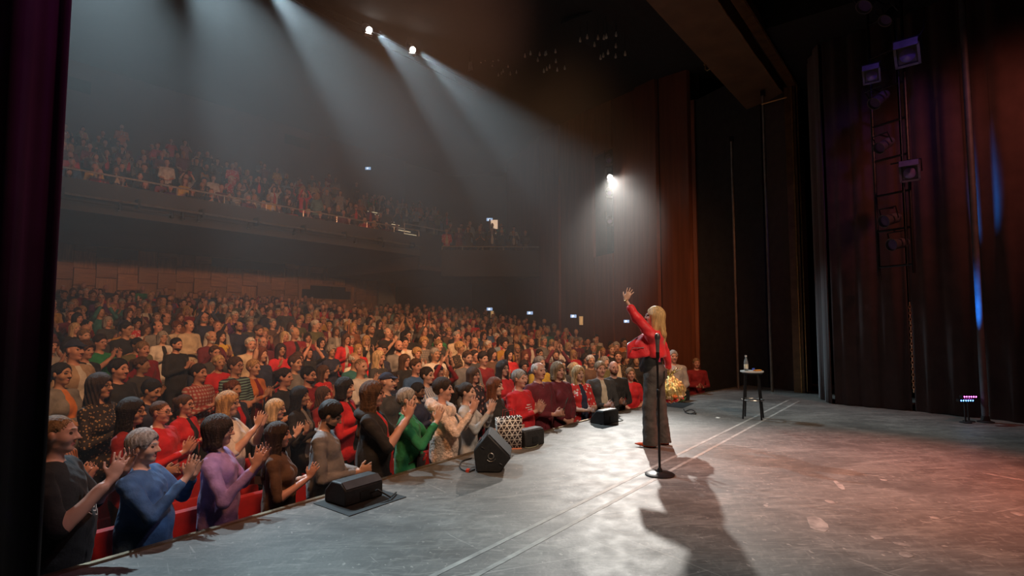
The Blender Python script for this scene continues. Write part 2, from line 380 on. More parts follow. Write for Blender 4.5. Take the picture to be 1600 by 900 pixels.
def make_body(name, pose='clap_chest', fem=0, fat=0., head=(0, 0, 0), lod=0, curl=.15, seed=0, sleeve_end=.0, drop=None):
    """A standing person 1.75 m tall facing +Y, feet on z = 0. lod 0 close, 1 middle, 2 far."""
    h, H = [(.0082, .026), (.0148, .034), (.046, .07)][lod]
    q = dict(POSES[pose]); top = 1.82 if q['w'][2] < 1.6 else 2.06
    xw = .36 + .5 * fat
    fx = .135 if q['w'][0] < .12 else .2
    yb = .16 + fat * .6
    g = SDF(axis((-xw, -fx, H * .7), (-fx, fx, h), (fx, xw, H * .7)), axis((-yb - .06, -.13, H * .7), (-.13, .13, h), (.13, .42 + fat * .5, h * 1.1)),
            axis((-.02, .95, H * 1.3), (.95, 1.12, H * .6), (1.12, top, h)))
    f = fat; cb = folds(.0075 if lod < 2 else 0, seed)
    sh = .165 if fem else .188
    hip = (.172 if fem else .163) + f * .5
    # legs and shoes
    for s in (-1, 1):
        g.cone((s * .088, 0, .90), (s * .10, .01, .50), .088 + f * .25, .062 + f * .1, k=.03, lab=2)
        g.cone((s * .10, .01, .50), (s * .105, -.01, .06), .062 + f * .1, .052, k=.03, lab=2)
        g.cone((s * .11, -.03, .045), (s * .125, .13, .035), .045, .038, k=.02, lab=7)
    g.cone((0, 0, .86), (0, 0, .98), (hip, .115 + f * .5), (hip * .97, .115 + f * .6), k=.04, lab=2)
    # torso
    wai = (.138 if fem else .152)
    g.cone((0, .01 + f * .25, .88), (0, .012 + f * .32, 1.08), (hip + .008, .122 + f * .75), (wai + f * .75, .112 + f * .85), k=.02, lab=1, wob=cb)
    g.cone((0, .012 + f * .3, 1.08), (0, .012, 1.30), (wai + f * .72, .112 + f * .8), (.160 if fem else .176, .118 + f * .25), k=.05, lab=1, wob=cb)
    g.cone((-sh * .62, -.008, 1.395), (sh * .62, -.008, 1.395), .072 + f * .1, .072 + f * .1, k=.06, lab=1)
    g.cone((-sh * .4, -.015, 1.43), (sh * .4, -.015, 1.43), .045, .045, k=.05, lab=1)
    if fem:
        for s in (-1, 1): g.ell((s * .075, .095 + f * .2, 1.265), (.072 + f * .2, .06 + f * .2, .068 + f * .2), k=.05, lab=1)
    else:
        for s in (-1, 1): g.ell((s * .075, .075, 1.31), (.085, .05, .07), k=.05, lab=1)
    # front panel: a strip down the middle of the chest
    zz = g.zs
    # neck, collar, head
    g.cone((0, -.025, 1.43), NECK + rotm(*head) @ vec(0, .012, .09), .056 if not fem else .047, .053 if not fem else .044, k=.02, lab=0)
    if lod < 2:
        for i in range(14):
            a0, a1 = [2 * math.pi * (i + o) / 14 for o in (0, 1)]
            pt = lambda a: vec(.064 * math.sin(a), -.022 + .062 * math.cos(a), 1.462 - .030 * math.cos(a))
            g.cone(pt(a0), pt(a1), .0105, .0105, k=.004, lab=10)
    R = rotm(*head); head_prims(g, R, fem, lod)
    # arms
    for s in (1, -1):
        if s < 0 and 'wl' in q: w, e, fd, n = [np.array(q[x]) for x in ('wl', 'el', 'fl', 'nl')]
        else:
            m = vec(s, 1, 1); w, e, fd, n = [np.array(q[x], float) * m for x in ('w', 'e', 'f', 'n')]
            if s < 0: w = w + vec(0, -.006, -.018) * (1 if lod < 2 else 0)
        e = e + vec(s * f * .35, 0, 0)
        w = w + vec(0, f * .7, 0) * (1 if pose in ('clap_low', 'hands_down', 'arms_folded') else .5)
        S = vec(s * (sh + f * .12), -.01, 1.405); ax = folds(.006 if lod < 2 else 0, seed + 3 + s)
        g.cone(S, e, .060 + f * .12 - .006 * fem, .046 + f * .08 - .004 * fem, k=.035, lab=1, wob=ax)
        d = nrm(w - e); mid = e + (w - e) * .80
        g.cone(e, mid, .044 + f * .08 - .004 * fem, .035 + f * .03 - .003 * fem, k=.02, lab=3, wob=ax)
        g.cone(e + (w - e) * .62, w + d * .01, .032 - .003 * fem, .0255 - .003 * fem, k=.012, lab=0)
        hand_prims(g, w, fd, n, (0, -.4, .6) if pose not in ('hands_down', 'arms_folded') else (0, .3, 1), curl=curl, sc=.96 if fem else 1.04, lod=lod, spread=.12)
    # the middle of the chest takes the label of the shirt under an open jacket
    X, Y, Z = np.meshgrid(g.xs, g.ys, g.zs, indexing='ij')
    wid = .030 + .045 * np.clip((1.46 - Z) / .5, 0, 1)
    g.L[(g.L == 1) & (np.abs(X) < wid) & (Y > .03) & (Z > .9) & (Z < 1.47)] = 4
    g.L[(g.L == 2) & (Z > .885)] = 1
    if drop: g.D = np.maximum(g.D, (drop - Z).astype(np.float32))
    me = g.mesh(name, smooth=1 if lod < 2 else 0)
    me['head'] = [float(x) for x in R.ravel()]
    return me

def make_hair(name, style, lod=0):
    """Hair in head space (head of make_body, not turned)."""
    h = (.0085, .015, .042)[lod]
    low = {'long': 1.22, 'long_wavy': 1.24, 'bob': 1.48, 'ponytail': 1.33, 'shaggy': 1.49}.get(style, 1.53)
    g = SDF(axis((-.17, .17, h)), axis((-.22, .16, h)), axis((low - .03, 1.83, h)))
    st = 0 if lod == 2 else 1
    strand = lambda amp, f: (lambda X, Y, Z: st * amp * (np.sin(f * np.arctan2(X, -Y + .02) + 25 * Z + 3 * np.sin(19 * Z)) * .6 + np.sin(f * 1.7 * np.arctan2(X, Z - 1.66) + 30 * Y) * .4))
    lump = lambda amp: (lambda X, Y, Z: st * amp * np.sin(95 * X + 2 * np.sin(60 * Z)) * np.sin(90 * Y + 1.5 * np.sin(70 * X)) * np.sin(92 * Z))
    t = {'buzz': .004, 'short': .013, 'balding': .009, 'bob': .019, 'long': .018, 'long_wavy': .022, 'ponytail': .012, 'shaggy': .026, 'curly': .036, 'spiky': .020, 'cap': .010, 'side_part': .017}[style]
    w = strand(.0048, 24) if style not in ('curly', 'cap', 'buzz') else (lump(.010) if style == 'curly' else None)
    up = {'short': .006, 'spiky': .014, 'side_part': .012, 'curly': .012}.get(style, 0)
    g.ell((0, -.016, 1.664 + up), (.077 + t, .098 + t, .093 + t), k=0, wob=w)
    if style in ('bob', 'long', 'long_wavy', 'shaggy'):
        z1 = {'bob': 1.52, 'long': 1.27, 'long_wavy': 1.29, 'shaggy': 1.53}[style]
        ww = strand(.0065, 26) if style != 'long_wavy' else (lambda X, Y, Z: st * .008 * np.sin(48 * Z + 16 * np.arctan2(X, -Y)))
        for s in (-1, 1):
            g.cone((s * .066, -.012, 1.66), (s * (.082 if style != 'long' else .085), -.0, z1), (.030, .058), (.026, .052), side=(1, 0, 0), k=.03, wob=ww)
        g.cone((0, -.055, 1.66), (0, -.075 if z1 > 1.4 else -.105, z1 - .01), (.085, .055), (.088, .042), side=(1, 0, 0), k=.03, wob=ww)
    if style == 'ponytail':
        g.ell((0, -.125, 1.69), (.034, .034, .034), k=.015)
        g.cone((0, -.135, 1.69), (0, -.15, 1.37), (.036, .034), (.018, .018), side=(1, 0, 0), k=.02, wob=strand(.003, 20))
    if style == 'cap':
        g.cone((0, .06, 1.705), (0, .135, 1.688), (.062, .010), (.052, .007), side=(1, 0, 0), k=.01)
    # cut the face free, and the neck
    if style == 'balding':
        g.ell((0, .03, 1.77), (.085, .13, .085), k=.01, op='s'); g.ell((0, .10, 1.62), (.09, .105, .13), k=.01, op='s')
    elif style == 'cap':
        g.ell((0, .05, 1.60), (.2, .3, .085), k=.004, op='s')
    else:
        fz = {'bob': 1.605, 'long': 1.60, 'long_wavy': 1.60, 'shaggy': 1.60}.get(style, 1.613)
        wide = .060 if style in ('bob', 'long', 'long_wavy', 'shaggy') else .082
        hgt = {'bob': .083, 'shaggy': .078, 'curly': .095}.get(style, .099)
        g.ell((0, .108, fz), (wide, .095, hgt), k=.012, op='s')
    if style in ('buzz', 'short', 'balding', 'spiky', 'side_part', 'ponytail', 'curly'):
        g.ell((0, .045, 1.575), (.13, .085, .075), k=.012, op='s')      # cheeks and ears
        for s in (-1, 1): g.ell((s * .09, -.002, 1.628), (.03, .026, .038), k=.008, op='s')
        g.ell((0, -.03, 1.50), (.13, .14, .07), k=.01, op='s')
    # hollow it out so that it is a shell on the skull
    if style != 'cap': g.ell((0, -.012, 1.655), (.0735, .094, .0885), k=.004, op='s')
    return g.mesh(name, smooth=1 if lod < 2 else 0)

def make_glasses(name):
    P, F = [], []
    def tube(pts, r, n=5, closed=False):
        pts = [np.asarray(p, float) for p in pts]; m = len(pts); b0 = len(P)
        for i, p in enumerate(pts):
            a = pts[(i + 1) % m] if closed or i < m - 1 else p; b = pts[i - 1] if closed or i > 0 else p
            t = nrm(a - b); u = nrm(np.cross(t, (0.13, .2, 1) if abs(t[2]) < .9 else (1, 0, 0))); v = np.cross(t, u)
            for k in range(n):
                an = 2 * math.pi * k / n; P.append(p + r * (u * math.cos(an) + v * math.sin(an)))
        for i in range(m if closed else m - 1):
            for k in range(n):
                F.append([b0 + i * n + k, b0 + i * n + (k + 1) % n, b0 + ((i + 1) % m) * n + (k + 1) % n, b0 + ((i + 1) % m) * n + k])
    for s in (-1, 1):
        tube([(s * .033 + .0215 * math.cos(a) * (1.05), .106 - .012 * abs(s * .033 + .0215 * math.cos(a)) / .05, 1.645 + .0165 * math.sin(a)) for a in np.linspace(0, 2 * math.pi, 14, endpoint=False)], .0024, closed=True)
        tube([(s * .056, .094, 1.652), (s * .079, .06, 1.655), (s * .086, -.01, 1.652)], .0022)
    tube([(-.011, .106, 1.650), (0, .110, 1.653), (.011, .106, 1.650)], .0022)
    return raw_mesh(name, np.array(P), np.array(F))
# ------------------------------------------------------------------ the setting
BLACK = M('black_paint', (.012, .012, .013), .75, var=.3, scale=3)
DARKWALL = M('dark_hall_plaster', (.05, .042, .04), .85, var=.2, scale=1.5)
SOFFIT = M('balcony_soffit_paint', (.060, .036, .032), .9, var=.15, scale=.8)
PARAPET = M('balcony_parapet_paint', (.045, .043, .043), .8, var=.15, scale=1.2)
METAL = M('brushed_metal', (.55, .53, .50), .35, 1.0, var=.15, scale=20)
BLKMETAL = M('black_metal', (.02, .02, .022), .4, .6, var=.3, scale=12)
BRASS = M('warm_brass', (.60, .40, .18), .35, 1.0, var=.2, scale=15)
PANELWOOD = M('red_brown_wall_veneer', (.20, .065, .032), .55, var=.22, scale=2.2, stretch=(3, 3, .25), bump=.05, bscale=25)
def wood_mat(name, c, k):
    m, nt, N, L, b = nodes_of(name)
    tc = N.new('ShaderNodeTexCoord'); mp = N.new('ShaderNodeMapping'); L.new(tc.outputs['Object'], mp.inputs[0]); mp.inputs['Scale'].default_value = (6, 6, .7) if k % 2 else (.7, 6, 6)
    oi = N.new('ShaderNodeObjectInfo'); ad = N.new('ShaderNodeVectorMath'); L.new(mp.outputs[0], ad.inputs[0]); L.new(oi.outputs['Random'], ad.inputs[1])
    nz = N.new('ShaderNodeTexNoise'); nz.inputs['Scale'].default_value = 3; nz.inputs['Detail'].default_value = 5; nz.inputs['Distortion'].default_value = .6; L.new(ad.outputs[0], nz.inputs['Vector'])
    rp = N.new('ShaderNodeValToRGB'); rp.color_ramp.elements[0].position = .32; rp.color_ramp.elements[1].position = .68
    rp.color_ramp.elements[0].color = (*[x * .72 for x in c], 1); rp.color_ramp.elements[1].color = (*[x * 1.15 for x in c], 1)
    L.new(nz.outputs['Fac'], rp.inputs[0])
    hs = N.new('ShaderNodeHueSaturation'); mr = N.new('ShaderNodeMapRange'); mr.inputs[3].default_value = .78; mr.inputs[4].default_value = 1.18
    L.new(oi.outputs['Random'], mr.inputs[0]); L.new(mr.outputs[0], hs.inputs['Value']); L.new(rp.outputs[0], hs.inputs['Color']); L.new(hs.outputs[0], b.inputs['Base Color'])
    b.inputs['Roughness'].default_value = .5; return m
TILE_A, TILE_B = wood_mat('wood_block_upright_grain', (.50, .27, .11), 1), wood_mat('wood_block_level_grain', (.46, .24, .10), 0)

def stage_floor_mat():
    m, nt, N, L, b = nodes_of('worn_stage_floor')
    tc = N.new('ShaderNodeTexCoord')
    def noise(scale, stretch=(1, 1, 1), det=5, rot=0, dist=0):
        m0 = N.new('ShaderNodeMapping'); m0.inputs['Rotation'].default_value = (0, 0, rot); L.new(tc.outputs['Object'], m0.inputs[0]); mp = N.new('ShaderNodeMapping'); mp.inputs['Scale'].default_value = stretch; L.new(m0.outputs[0], mp.inputs[0])
        n = N.new('ShaderNodeTexNoise'); n.inputs['Scale'].default_value = scale; n.inputs['Detail'].default_value = det; n.inputs['Distortion'].default_value = dist; L.new(mp.outputs[0], n.inputs['Vector']); return n.outputs['Fac']
    def ramp(src, a, b_, c0=0., c1=1.):
        r = N.new('ShaderNodeMapRange'); r.inputs[1].default_value = a; r.inputs[2].default_value = b_; r.inputs[3].default_value = c0; r.inputs[4].default_value = c1; L.new(src, r.inputs[0]); return r.outputs[0]
    def mix(fac, c1, c2):
        q = N.new('ShaderNodeMix'); q.data_type = 'RGBA'
        L.new(fac, q.inputs[0])
        for i, c in ((6, c1), (7, c2)):
            if isinstance(c, tuple): q.inputs[i].default_value = (*c, 1)
            else: L.new(c, q.inputs[i])
        return q.outputs[2]
    c = mix(ramp(noise(.9, det=6), .35, .65), (.105, .096, .086), (.155, .141, .125))
    c = mix(ramp(noise(1.6, (1.0, 3.2, 1), 9, .75, 1.1), .46, .72, 0, .8), c, (.24, .22, .195))       # drag marks along the stage
    c = mix(ramp(noise(9, (1.0, 2.4, 1), 8, -.4, .8), .52, .74, 0, .6), c, (.27, .245, .215))
    c = mix(ramp(noise(6, (.7, 4.2, 1), 10, .95, 1.4), .54, .68, 0, .6), c, (.33, .295, .255))         # fine drag lines
    c = mix(ramp(noise(9, (.5, 3.6, 1), 9, .70, 1.4), .57, .68, 0, .6), c, (.085, .075, .066))
    c = mix(ramp(noise(24, (1.0, .6, 1), 5, .5), .655, .70, 0, .8), c, (.42, .37, .32))                # scuffs
    c = mix(ramp(noise(9, (.08, 2.2, 1), 4, .55, 1.8), .68, .69, 0, .55), c, (.46, .41, .36))         # scratches
    c = mix(ramp(noise(8, (1.8, .09, 1), 4, .25, 1.8), .69, .70, 0, .5), c, (.46, .41, .36))
    c = mix(ramp(noise(1.3, (1, 1, 1), 5, 0, .3), .52, .68, 0, .65), c, (.075, .067, .060))
    L.new(c, b.inputs['Base Color'])
    L.new(ramp(noise(5, det=6), .3, .7, .46, .60), b.inputs['Roughness'])
    bp = N.new('ShaderNodeBump'); bp.inputs['Strength'].default_value = .12; bp.inputs['Distance'].default_value = .01; L.new(noise(40, det=6), bp.inputs['Height']); L.new(bp.outputs[0], b.inputs['Normal'])
    return m
STAGE = stage_floor_mat()

# stage floor with its gently bowed front edge
EDGE = [(-4, 4.10), (-2, 4.20), (0, 4.26), (1.5, 4.29), (2.85, 4.34), (4.8, 4.43), (6.2, 4.49), (7.4, 4.52), (8.6, 4.49), (9.6, 4.43), (10.8, 4.36), (12.5, 4.22), (14.2, 4.0), (16, 3.7)]
GZ = -1.04
poly = [(-4, -7), (16, -7)] + [(x, y) for x, y in reversed(EDGE)]
struct(MB().prism(poly, -.10, (0, 0, 0), (1, 0, 0), (0, 1, 0), (0, 0, 1)).build('floor', STAGE), 'worn grey wooden stage floor with scuffs and tape marks', 'floor')
m = MB()
for (x0, y0), (x1, y1) in zip(EDGE[:-1], EDGE[1:]):
    m.add([(x0, y0 - .05, GZ - .1), (x1, y1 - .05, GZ - .1), (x1, y1 - .05, -.10), (x0, y0 - .05, -.10)], [(0, 1, 2, 3)])
struct(m.build('wall_stage_front', BLACK), 'black panelled front wall below the stage edge', 'wall')
m = MB()
for (x0, y0), (x1, y1) in zip(EDGE[:-1], EDGE[1:]):
    a = Vector((x0, y0, 0)); b = Vector((x1, y1, 0)); n = Vector((-(b - a).y, (b - a).x, 0)).normalized()
    m.add([a + n * .015 + Vector((0, 0, -.06)), b + n * .015 + Vector((0, 0, -.06)), b + n * .015 + Vector((0, 0, .014)), a + n * .015 + Vector((0, 0, .014)),
           b - n * .025 + Vector((0, 0, .014)), a - n * .025 + Vector((0, 0, .014)), b - n * .025 + Vector((0, 0, .0005)), a - n * .025 + Vector((0, 0, .0005))], [(0, 1, 2, 3), (3, 2, 4, 5), (5, 4, 6, 7)])
struct(m.build('trim_1', M('stage_edge_nosing', (.46, .36, .25), .32, .9, var=.3, scale=9)), 'worn metal nosing strip along the stage edge', 'trim')

# stalls floor: one step for each row
ROW0, PITCH_Y, RISE, NROW = 4.92, .95, .108, 22
row_y = lambda r: ROW0 + PITCH_Y * r
row_z = lambda r: GZ + RISE * r
prof = [(3.6, GZ)]
for r in range(1, NROW): y = row_y(r) - .42; prof += [(y, row_z(r - 1)), (y, row_z(r))]
prof += [(26.5, row_z(NROW - 1)), (26.5, GZ - .3), (3.6, GZ - .3)]
struct(MB().prism(prof, 34, (-6, 0, 0), (0, 1, 0), (0, 0, 1), (1, 0, 0)).build('floor_stalls', M('dark_hall_carpet', (.035, .016, .015), .95, var=.3, scale=20)), 'dark stepped floor of the stalls', 'floor')

# back wall of the stalls, clad in staggered wooden blocks
WB = 25.7
wall = MB().box((13.0 - 1.5, WB + .15, 2.9), (17.0 + 3, .3, 3.6)).build('wall_back', M('wood_block_backing', (.30, .15, .06), .8, var=.2)); struct(wall, 'back wall of the stalls clad in staggered honey coloured wooden blocks', 'wall')
rng = random.Random(5)
tw, th = .70, .66
def tile_mesh(w, h, d, mat):
    b = MB().bbox((0, 0, 0), (w, d, h), .012); me = b.mesh('block'); me.materials.append(mat); return me
kinds = [tile_mesh(tw - .022, th - .022, .12, TILE_A), tile_mesh(tw - .022, th - .022, .12, TILE_B)]
wall_top = 4.52
BOOTH = (on_y(466, 450, WB).x, on_y(548, 450, WB).x)
def open_top(x):
    a = [(on_y(152, 390, WB).x, on_y(224, 390, WB).x), (on_y(333, 408, WB).x, on_y(444, 416, WB).x)]
    return any(p - .2 < x < q + .1 for p, q in a)
nc = int((20.0 - 1.6) / tw)
for i in range(nc):
    x = 20.0 - tw * (i + .5); off = (0, .33, .12, .45)[i % 4]
    for j in range(6):
        z = wall_top - th * (j + .5) + off
        h = th
        if z + th / 2 > wall_top: h = wall_top - (z - th / 2); z = wall_top - h / 2
        if h < .10: continue
        if open_top(x) and z + h / 2 > wall_top - .40: t_ = z + h / 2 - (wall_top - .40); h -= t_; z -= t_ / 2
        if h < .10: continue
        if BOOTH[0] - .3 < x < BOOTH[1] + .3 and 2.45 < z < 3.60: continue
        o = link('wood_block', kinds[(i + j) % 2], wall); o.location = (x, WB - .05 - ((i + j) % 2) * .06 - rng.choice((0, .03, .06)), z); o.scale.z = h / th
b = MB().box(((BOOTH[0] + BOOTH[1]) / 2, WB - .04, 3.18), (BOOTH[1] - BOOTH[0] + .10, .14, .78)).build('booth_dark_fill', BLACK, wall)  # solid black box, paints the darkness inside the booth opening
for x in BOOTH: MB().box((x, WB - .1, 3.15), (.16, .22, .86)).build('booth_jamb', TILE_A, wall)
MB().box(((BOOTH[0] + BOOTH[1]) / 2, WB - .08, 3.60), (BOOTH[1] - BOOTH[0] + .2, .2, .10)).build('booth_head', TILE_B, wall)
MB().box(((BOOTH[0] + BOOTH[1]) / 2 + .35, WB - .10, 3.2), (.10, .1, .74)).build('booth_mullion', BLACK, wall)
MB().box(((BOOTH[0] + BOOTH[1]) / 2, WB - .10, 2.70), (BOOTH[1] - BOOTH[0], .16, .36)).build('booth_apron', TILE_A, wall)
for p_, q_ in ((on_y(152, 390, WB).x, on_y(224, 390, WB).x), (on_y(333, 408, WB).x, on_y(444, 416, WB).x)): MB().box(((p_ + q_) / 2, WB - .03, wall_top - .20), (q_ - p_ + .3, .10, .40)).build('upper_dark_fill', BLACK, wall)  # solid black boxes, shade of the upper openings put into the colour
e = MB().prism([(0, 1.2), (0, 4.5), (.25, 4.5), (1.1, 3.0), (1.4, 1.2)], .12, (20.05, WB - .3, 0), (1, -.12, 0), (0, 0, 1), (0, 1, 0)).build('wall_end_fin', M('pale_grey_plaster', (.33, .32, .31), .8, var=.1)); struct(e, 'pale grey fin wall closing the wooden back wall', 'wall')
struct(MB().box((25.0, WB + 2.6, 3.2), (12, .3, 5.0)).build('wall_back_recess', BLACK), 'black recess wall beyond the wooden back wall', 'wall')
struct(MB().box((-6.2, 15, 5.5), (.3, 30, 14)).build('wall_left', DARKWALL), 'dark side wall of the hall beside the curtain', 'wall')

# balcony: parapet, raked floor, soffit
BY, BX0, BX1 = 18.5, -6.0, 16.75
NB = 9
bal_y = lambda r: BY + .75 + 1.02 * r
bal_z = lambda r: 4.74 + .45 * r
bp = [(BY, 4.60), (BY, 5.48), (BY + .12, 5.48), (BY + .12, bal_z(0))]
for r in range(1, NB): y = bal_y(r) - .45; bp += [(y, bal_z(r - 1)), (y, bal_z(r))]
bp += [(29.0, bal_z(NB - 1)), (29.0, 4.75), (26.3, 4.54)]
bal = MB().prism(bp, BX1 - BX0, (BX0, 0, 0), (0, 1, 0), (0, 0, 1), (1, 0, 0)).build('floor_balcony', SOFFIT); struct(bal, 'raked balcony with dark underside above the wooden wall', 'balcony')
struct(MB().box(((BX0 + BX1) / 2, BY - .05, 5.04), (BX1 - BX0, .10, .88)).build('wall_balcony_front', PARAPET), 'dark parapet along the balcony front', 'wall')
struct(MB().box((9.5, 29.15, 9.5), (31, .3, 9)).build('wall_balcony_back', M('maroon_hall_wall', (.085, .036, .028), .85, var=.2, scale=1)), 'maroon rear wall above the balcony seats', 'wall')
def railing(label, pts, h, step, name='balcony_railing'):
    root = empty(name, pts[0]); tag(root, label, 'railing'); o = Vector(pts[0])
    P = [Vector(p) - o for p in pts]
    MB().tube([p + Vector((0, 0, h)) for p in P], .028, 8).build('handrail', RAIL, root)
    for a, b in zip(P[:-1], P[1:]):
        n = max(1, int((b - a).length / step))
        for i in range(n + 1):
            if i == 0 and a != P[0]: continue
            p = a.lerp(b, i / n); MB().tube([p, p + Vector((0, 0, h))], .018, 6).build('post', RAIL, root)
    return root
RAIL = M('pale_rail_metal', (.62, .56, .50), .35, .7, var=.15, scale=10)
railing('long pale metal handrail on the main balcony parapet', [(BX0, BY - .04, 5.48), (BX1, BY - .04, 5.48)], .26, 1.35)
root = empty('lighting_pipe', (BX0, BY - .35, 4.98)); tag(root, 'black lighting pipe on brackets below the balcony handrail', 'pipe')
MB().tube([(0, 0, 0), (BX1 - BX0 - .1, 0, 0)], .035, 8).build('pipe', M('grey_pipe', (.20, .19, .18), .4, .6), root)
MB().tube([(0, .02, -.16), (BX1 - BX0 - .1, .02, -.16)], .02, 6).build('cable_run', BLACK, root)
for i in range(13): MB().box((1.2 + i * 1.75, .14, .02), (.06, .36, .26)).build('bracket', BLACK, root)
for i, px in enumerate((186, 268, 285, 310, 388, 460, 555, 600)):
    p = on_y(px, 350 + (px - 186) * .07, BY - .3); p.z = 4.76
    f = empty('under_balcony_lamp', p); tag(f, 'small dark lamp clamped under the balcony lighting pipe', 'lamp', 'lamps under the balcony pipe')
    MB().lathe([(.03, .16), (.05, .1), (.06, -.02), (.05, -.03)], n=10).build('can', BLKMETAL, f); MB().box((0, 0, .19), (.03, .03, .1)).build('clamp', BLKMETAL, f)
    MB().lathe([(.0, -.028), (.04, -.028), (.045, -.034)], n=10).build('lens', METAL, f)

# stair gap and side box at the end of the balcony
struct(MB().prism([(16.75, 18.5), (18.0, 18.55), (18.9, 18.1), (21.4, 15.0), (25, 17.5), (25, 29), (16.75, 29)], .9, (0, 0, 4.0), (1, 0, 0), (0, 1, 0), (0, 0, 1)).build('floor_side_box', SOFFIT), 'lower side box at the end of the balcony', 'balcony')
struct(MB().prism([(18.15, 18.45), (21.35, 14.75), (21.5, 14.9), (18.3, 18.6)], 1.25, (0, 0, 3.78), (1, 0, 0), (0, 1, 0), (0, 0, 1)).build('wall_side_box_front', PARAPET), 'dark parapet of the lower side box', 'wall')
struct(MB().prism([(16.75, 18.42), (18.15, 18.42), (18.15, 18.6), (16.75, 18.6)], 1.5, (0, 0, 4.2), (1, 0, 0), (0, 1, 0), (0, 0, 1)).build('wall_stair_front', BLACK), 'black wall in front of the balcony stair', 'wall')
railing('short pale handrail on the lower side box parapet', [(18.25, 18.5, 5.03), (21.38, 14.85, 5.03)], .18, .9, 'side_box_railing')
railing('thin grey guard rail bending down above the side box', [tuple(on_y(632, 350, 19.5)[:2]) + (5.7,), tuple(on_y(720, 350, 19.5)[:2]) + (5.7,), tuple(on_y(748, 360, 18.9)[:2]) + (5.35,)], .5, 1.4, 'guard_railing')
sr = empty('balcony_stair', (0, 0, 0)); tag(sr, 'dark aisle steps with lit nosings between balcony seat blocks', 'stair')
STEP = M('stair_nosing_light', (.9, .75, .5), .4, emit=((1, .78, .48), .55))
for i in range(9):
    y = 19.2 + i * .55; z = 5.45 + i * .24; x = 17.0 + i * .12
    s = MB().box((x, y, z), (1.0, .56, .10)).build('step', BLACK, sr); MB().box((x, y - .29, z + .03), (.75, .02, .035)).build('nosing_light', STEP, s)

# ceiling over the hall
struct(MB().prism([(3.4, 8.25), (13.4, 11.1), (29.4, 12.9), (29.4, 13.2), (3.4, 8.6)], 36, (-6.3, 0, 0), (0, 1, 0), (0, 0, 1), (1, 0, 0)).build('ceiling', M('black_hall_ceiling', (.02, .02, .021), .9, var=.2)), 'black sloping ceiling of the hall', 'ceiling')

# side wall of the hall: sawtooth of tall veneer panels
SW = [(27.0, 21.6), (21.25, 14.9), (18.9, 11.38), (16.75, 7.70), (15.35, 5.52)]
sw = MB()
for (x0, y0), (x1, y1) in zip(SW[:-1], SW[1:]):
    a = Vector((x0, y0)); b = Vector((x1, y1)); n = Vector(((b - a).y, -(b - a).x)).normalized() * .35
    sw.add([(a.x - n.x, a.y - n.y, -1.4), (b.x - n.x, b.y - n.y, -1.4), (b.x - n.x, b.y - n.y, 12), (a.x - n.x, a.y - n.y, 12)], [(0, 1, 2, 3)])
sw = sw.build('wall_right', M('side_wall_backing', (.06, .022, .014), .8)); struct(sw, 'side wall of the hall faced with tall red brown veneer panels', 'wall')
def wall_panel(a, b, z0, z1, proud=0., thick=.12):
    a = Vector(a); b = Vector(b); d = (b - a).normalized(); n = Vector((-d.y, d.x)); n = n if n.x < 0 else -n
    a = a + n * proud; b = b + n * proud
    return MB().prism([(a.x, a.y), (b.x, b.y), (b.x - n.x * thick, b.y - n.y * thick), (a.x - n.x * thick, a.y - n.y * thick)], z1 - z0, (0, 0, z0), (1, 0, 0), (0, 1, 0), (0, 0, 1)).build('panel', PANELWOOD, sw)
def lerp2(a, b, t): return (a[0] + (b[0] - a[0]) * t, a[1] + (b[1] - a[1]) * t)
wall_panel(SW[0], SW[1], -1.4, 12); 
for k, (t0, t1, pr) in enumerate(((0, .55, .10), (.57, 1, 0))): wall_panel(lerp2(SW[1], SW[2], t0), lerp2(SW[1], SW[2], t1), -1.4, 11, pr)
# the panel with the lamp slot
for t0, t1, z0, z1, pr in ((0, .30, -1.4, 11, .12), (.32, .62, -1.4, 4.05, .12), (.32, .62, 7.9, 11, .12), (.64, 1, -1.4, 11, .12)): wall_panel(lerp2(SW[2], SW[3], t0), lerp2(SW[2], SW[3], t1), z0, z1, pr)
for t0, t1, pr in ((0, .45, .22), (.47, 1, .10)): wall_panel(lerp2(SW[3], SW[4], t0), lerp2(SW[3], SW[4], t1), -1.4, 10, pr)
q = MB().box((15.25, 5.40, 3.4), (.10, .10, 9.0)).build('trim_2', PANELWOOD); struct(q, 'thin veneer edge strip closing the side wall', 'trim')
# proscenium: dark reveal with pipes, column, header
struct(MB().prism([(15.3, 5.4), (14.35, 3.4), (14.75, 3.2), (15.7, 5.2)], 9.2, (0, 0, -1.3), (1, 0, 0), (0, 1, 0), (0, 0, 1)).build('wall_proscenium_reveal', M('charcoal_reveal', (.022, .021, .022), .8)), 'black reveal between veneer wall and proscenium', 'wall')
struct(MB().prism([(14.45, 3.45), (13.85, 2.65), (14.3, 2.45), (15.0, 3.3)], 8.3, (0, 0, -1.0), (1, 0, 0), (0, 1, 0), (0, 0, 1)).build('wall_proscenium_right', M('brown_proscenium', (.045, .028, .022), .7)), 'dark brown proscenium side panel', 'wall')
COLM = M('bronze_column', (.17, .10, .05), .4, .5, var=.3, scale=5)
c = empty('trim_3', (13.80, 2.60, 0)); struct(c, 'bronze edged column at the side of the proscenium', 'column')
MB().box((0, 0, 3.5), (.22, .22, 7.0)).build('shaft', COLM, c); MB().tube([(-.14, -.05, 0), (-.14, -.05, 7.0)], .018, 6).build('edge_bead', BRASS, c); MB().tube([(-.02, -.14, 0), (-.02, -.14, 7.0)], .014, 6).build('edge_bead', BRASS, c)
col_root = c
h = empty('trim_4', (7, 3.0, 7.0)); struct(h, 'wide brown proscenium header with bronze edge rail', 'header')
MB().box((0, .28, .62), (15.0, .95, 1.24)).build('header_box', M('brown_header_paint', (.17, .105, .06), .6, var=.2, scale=2), h)
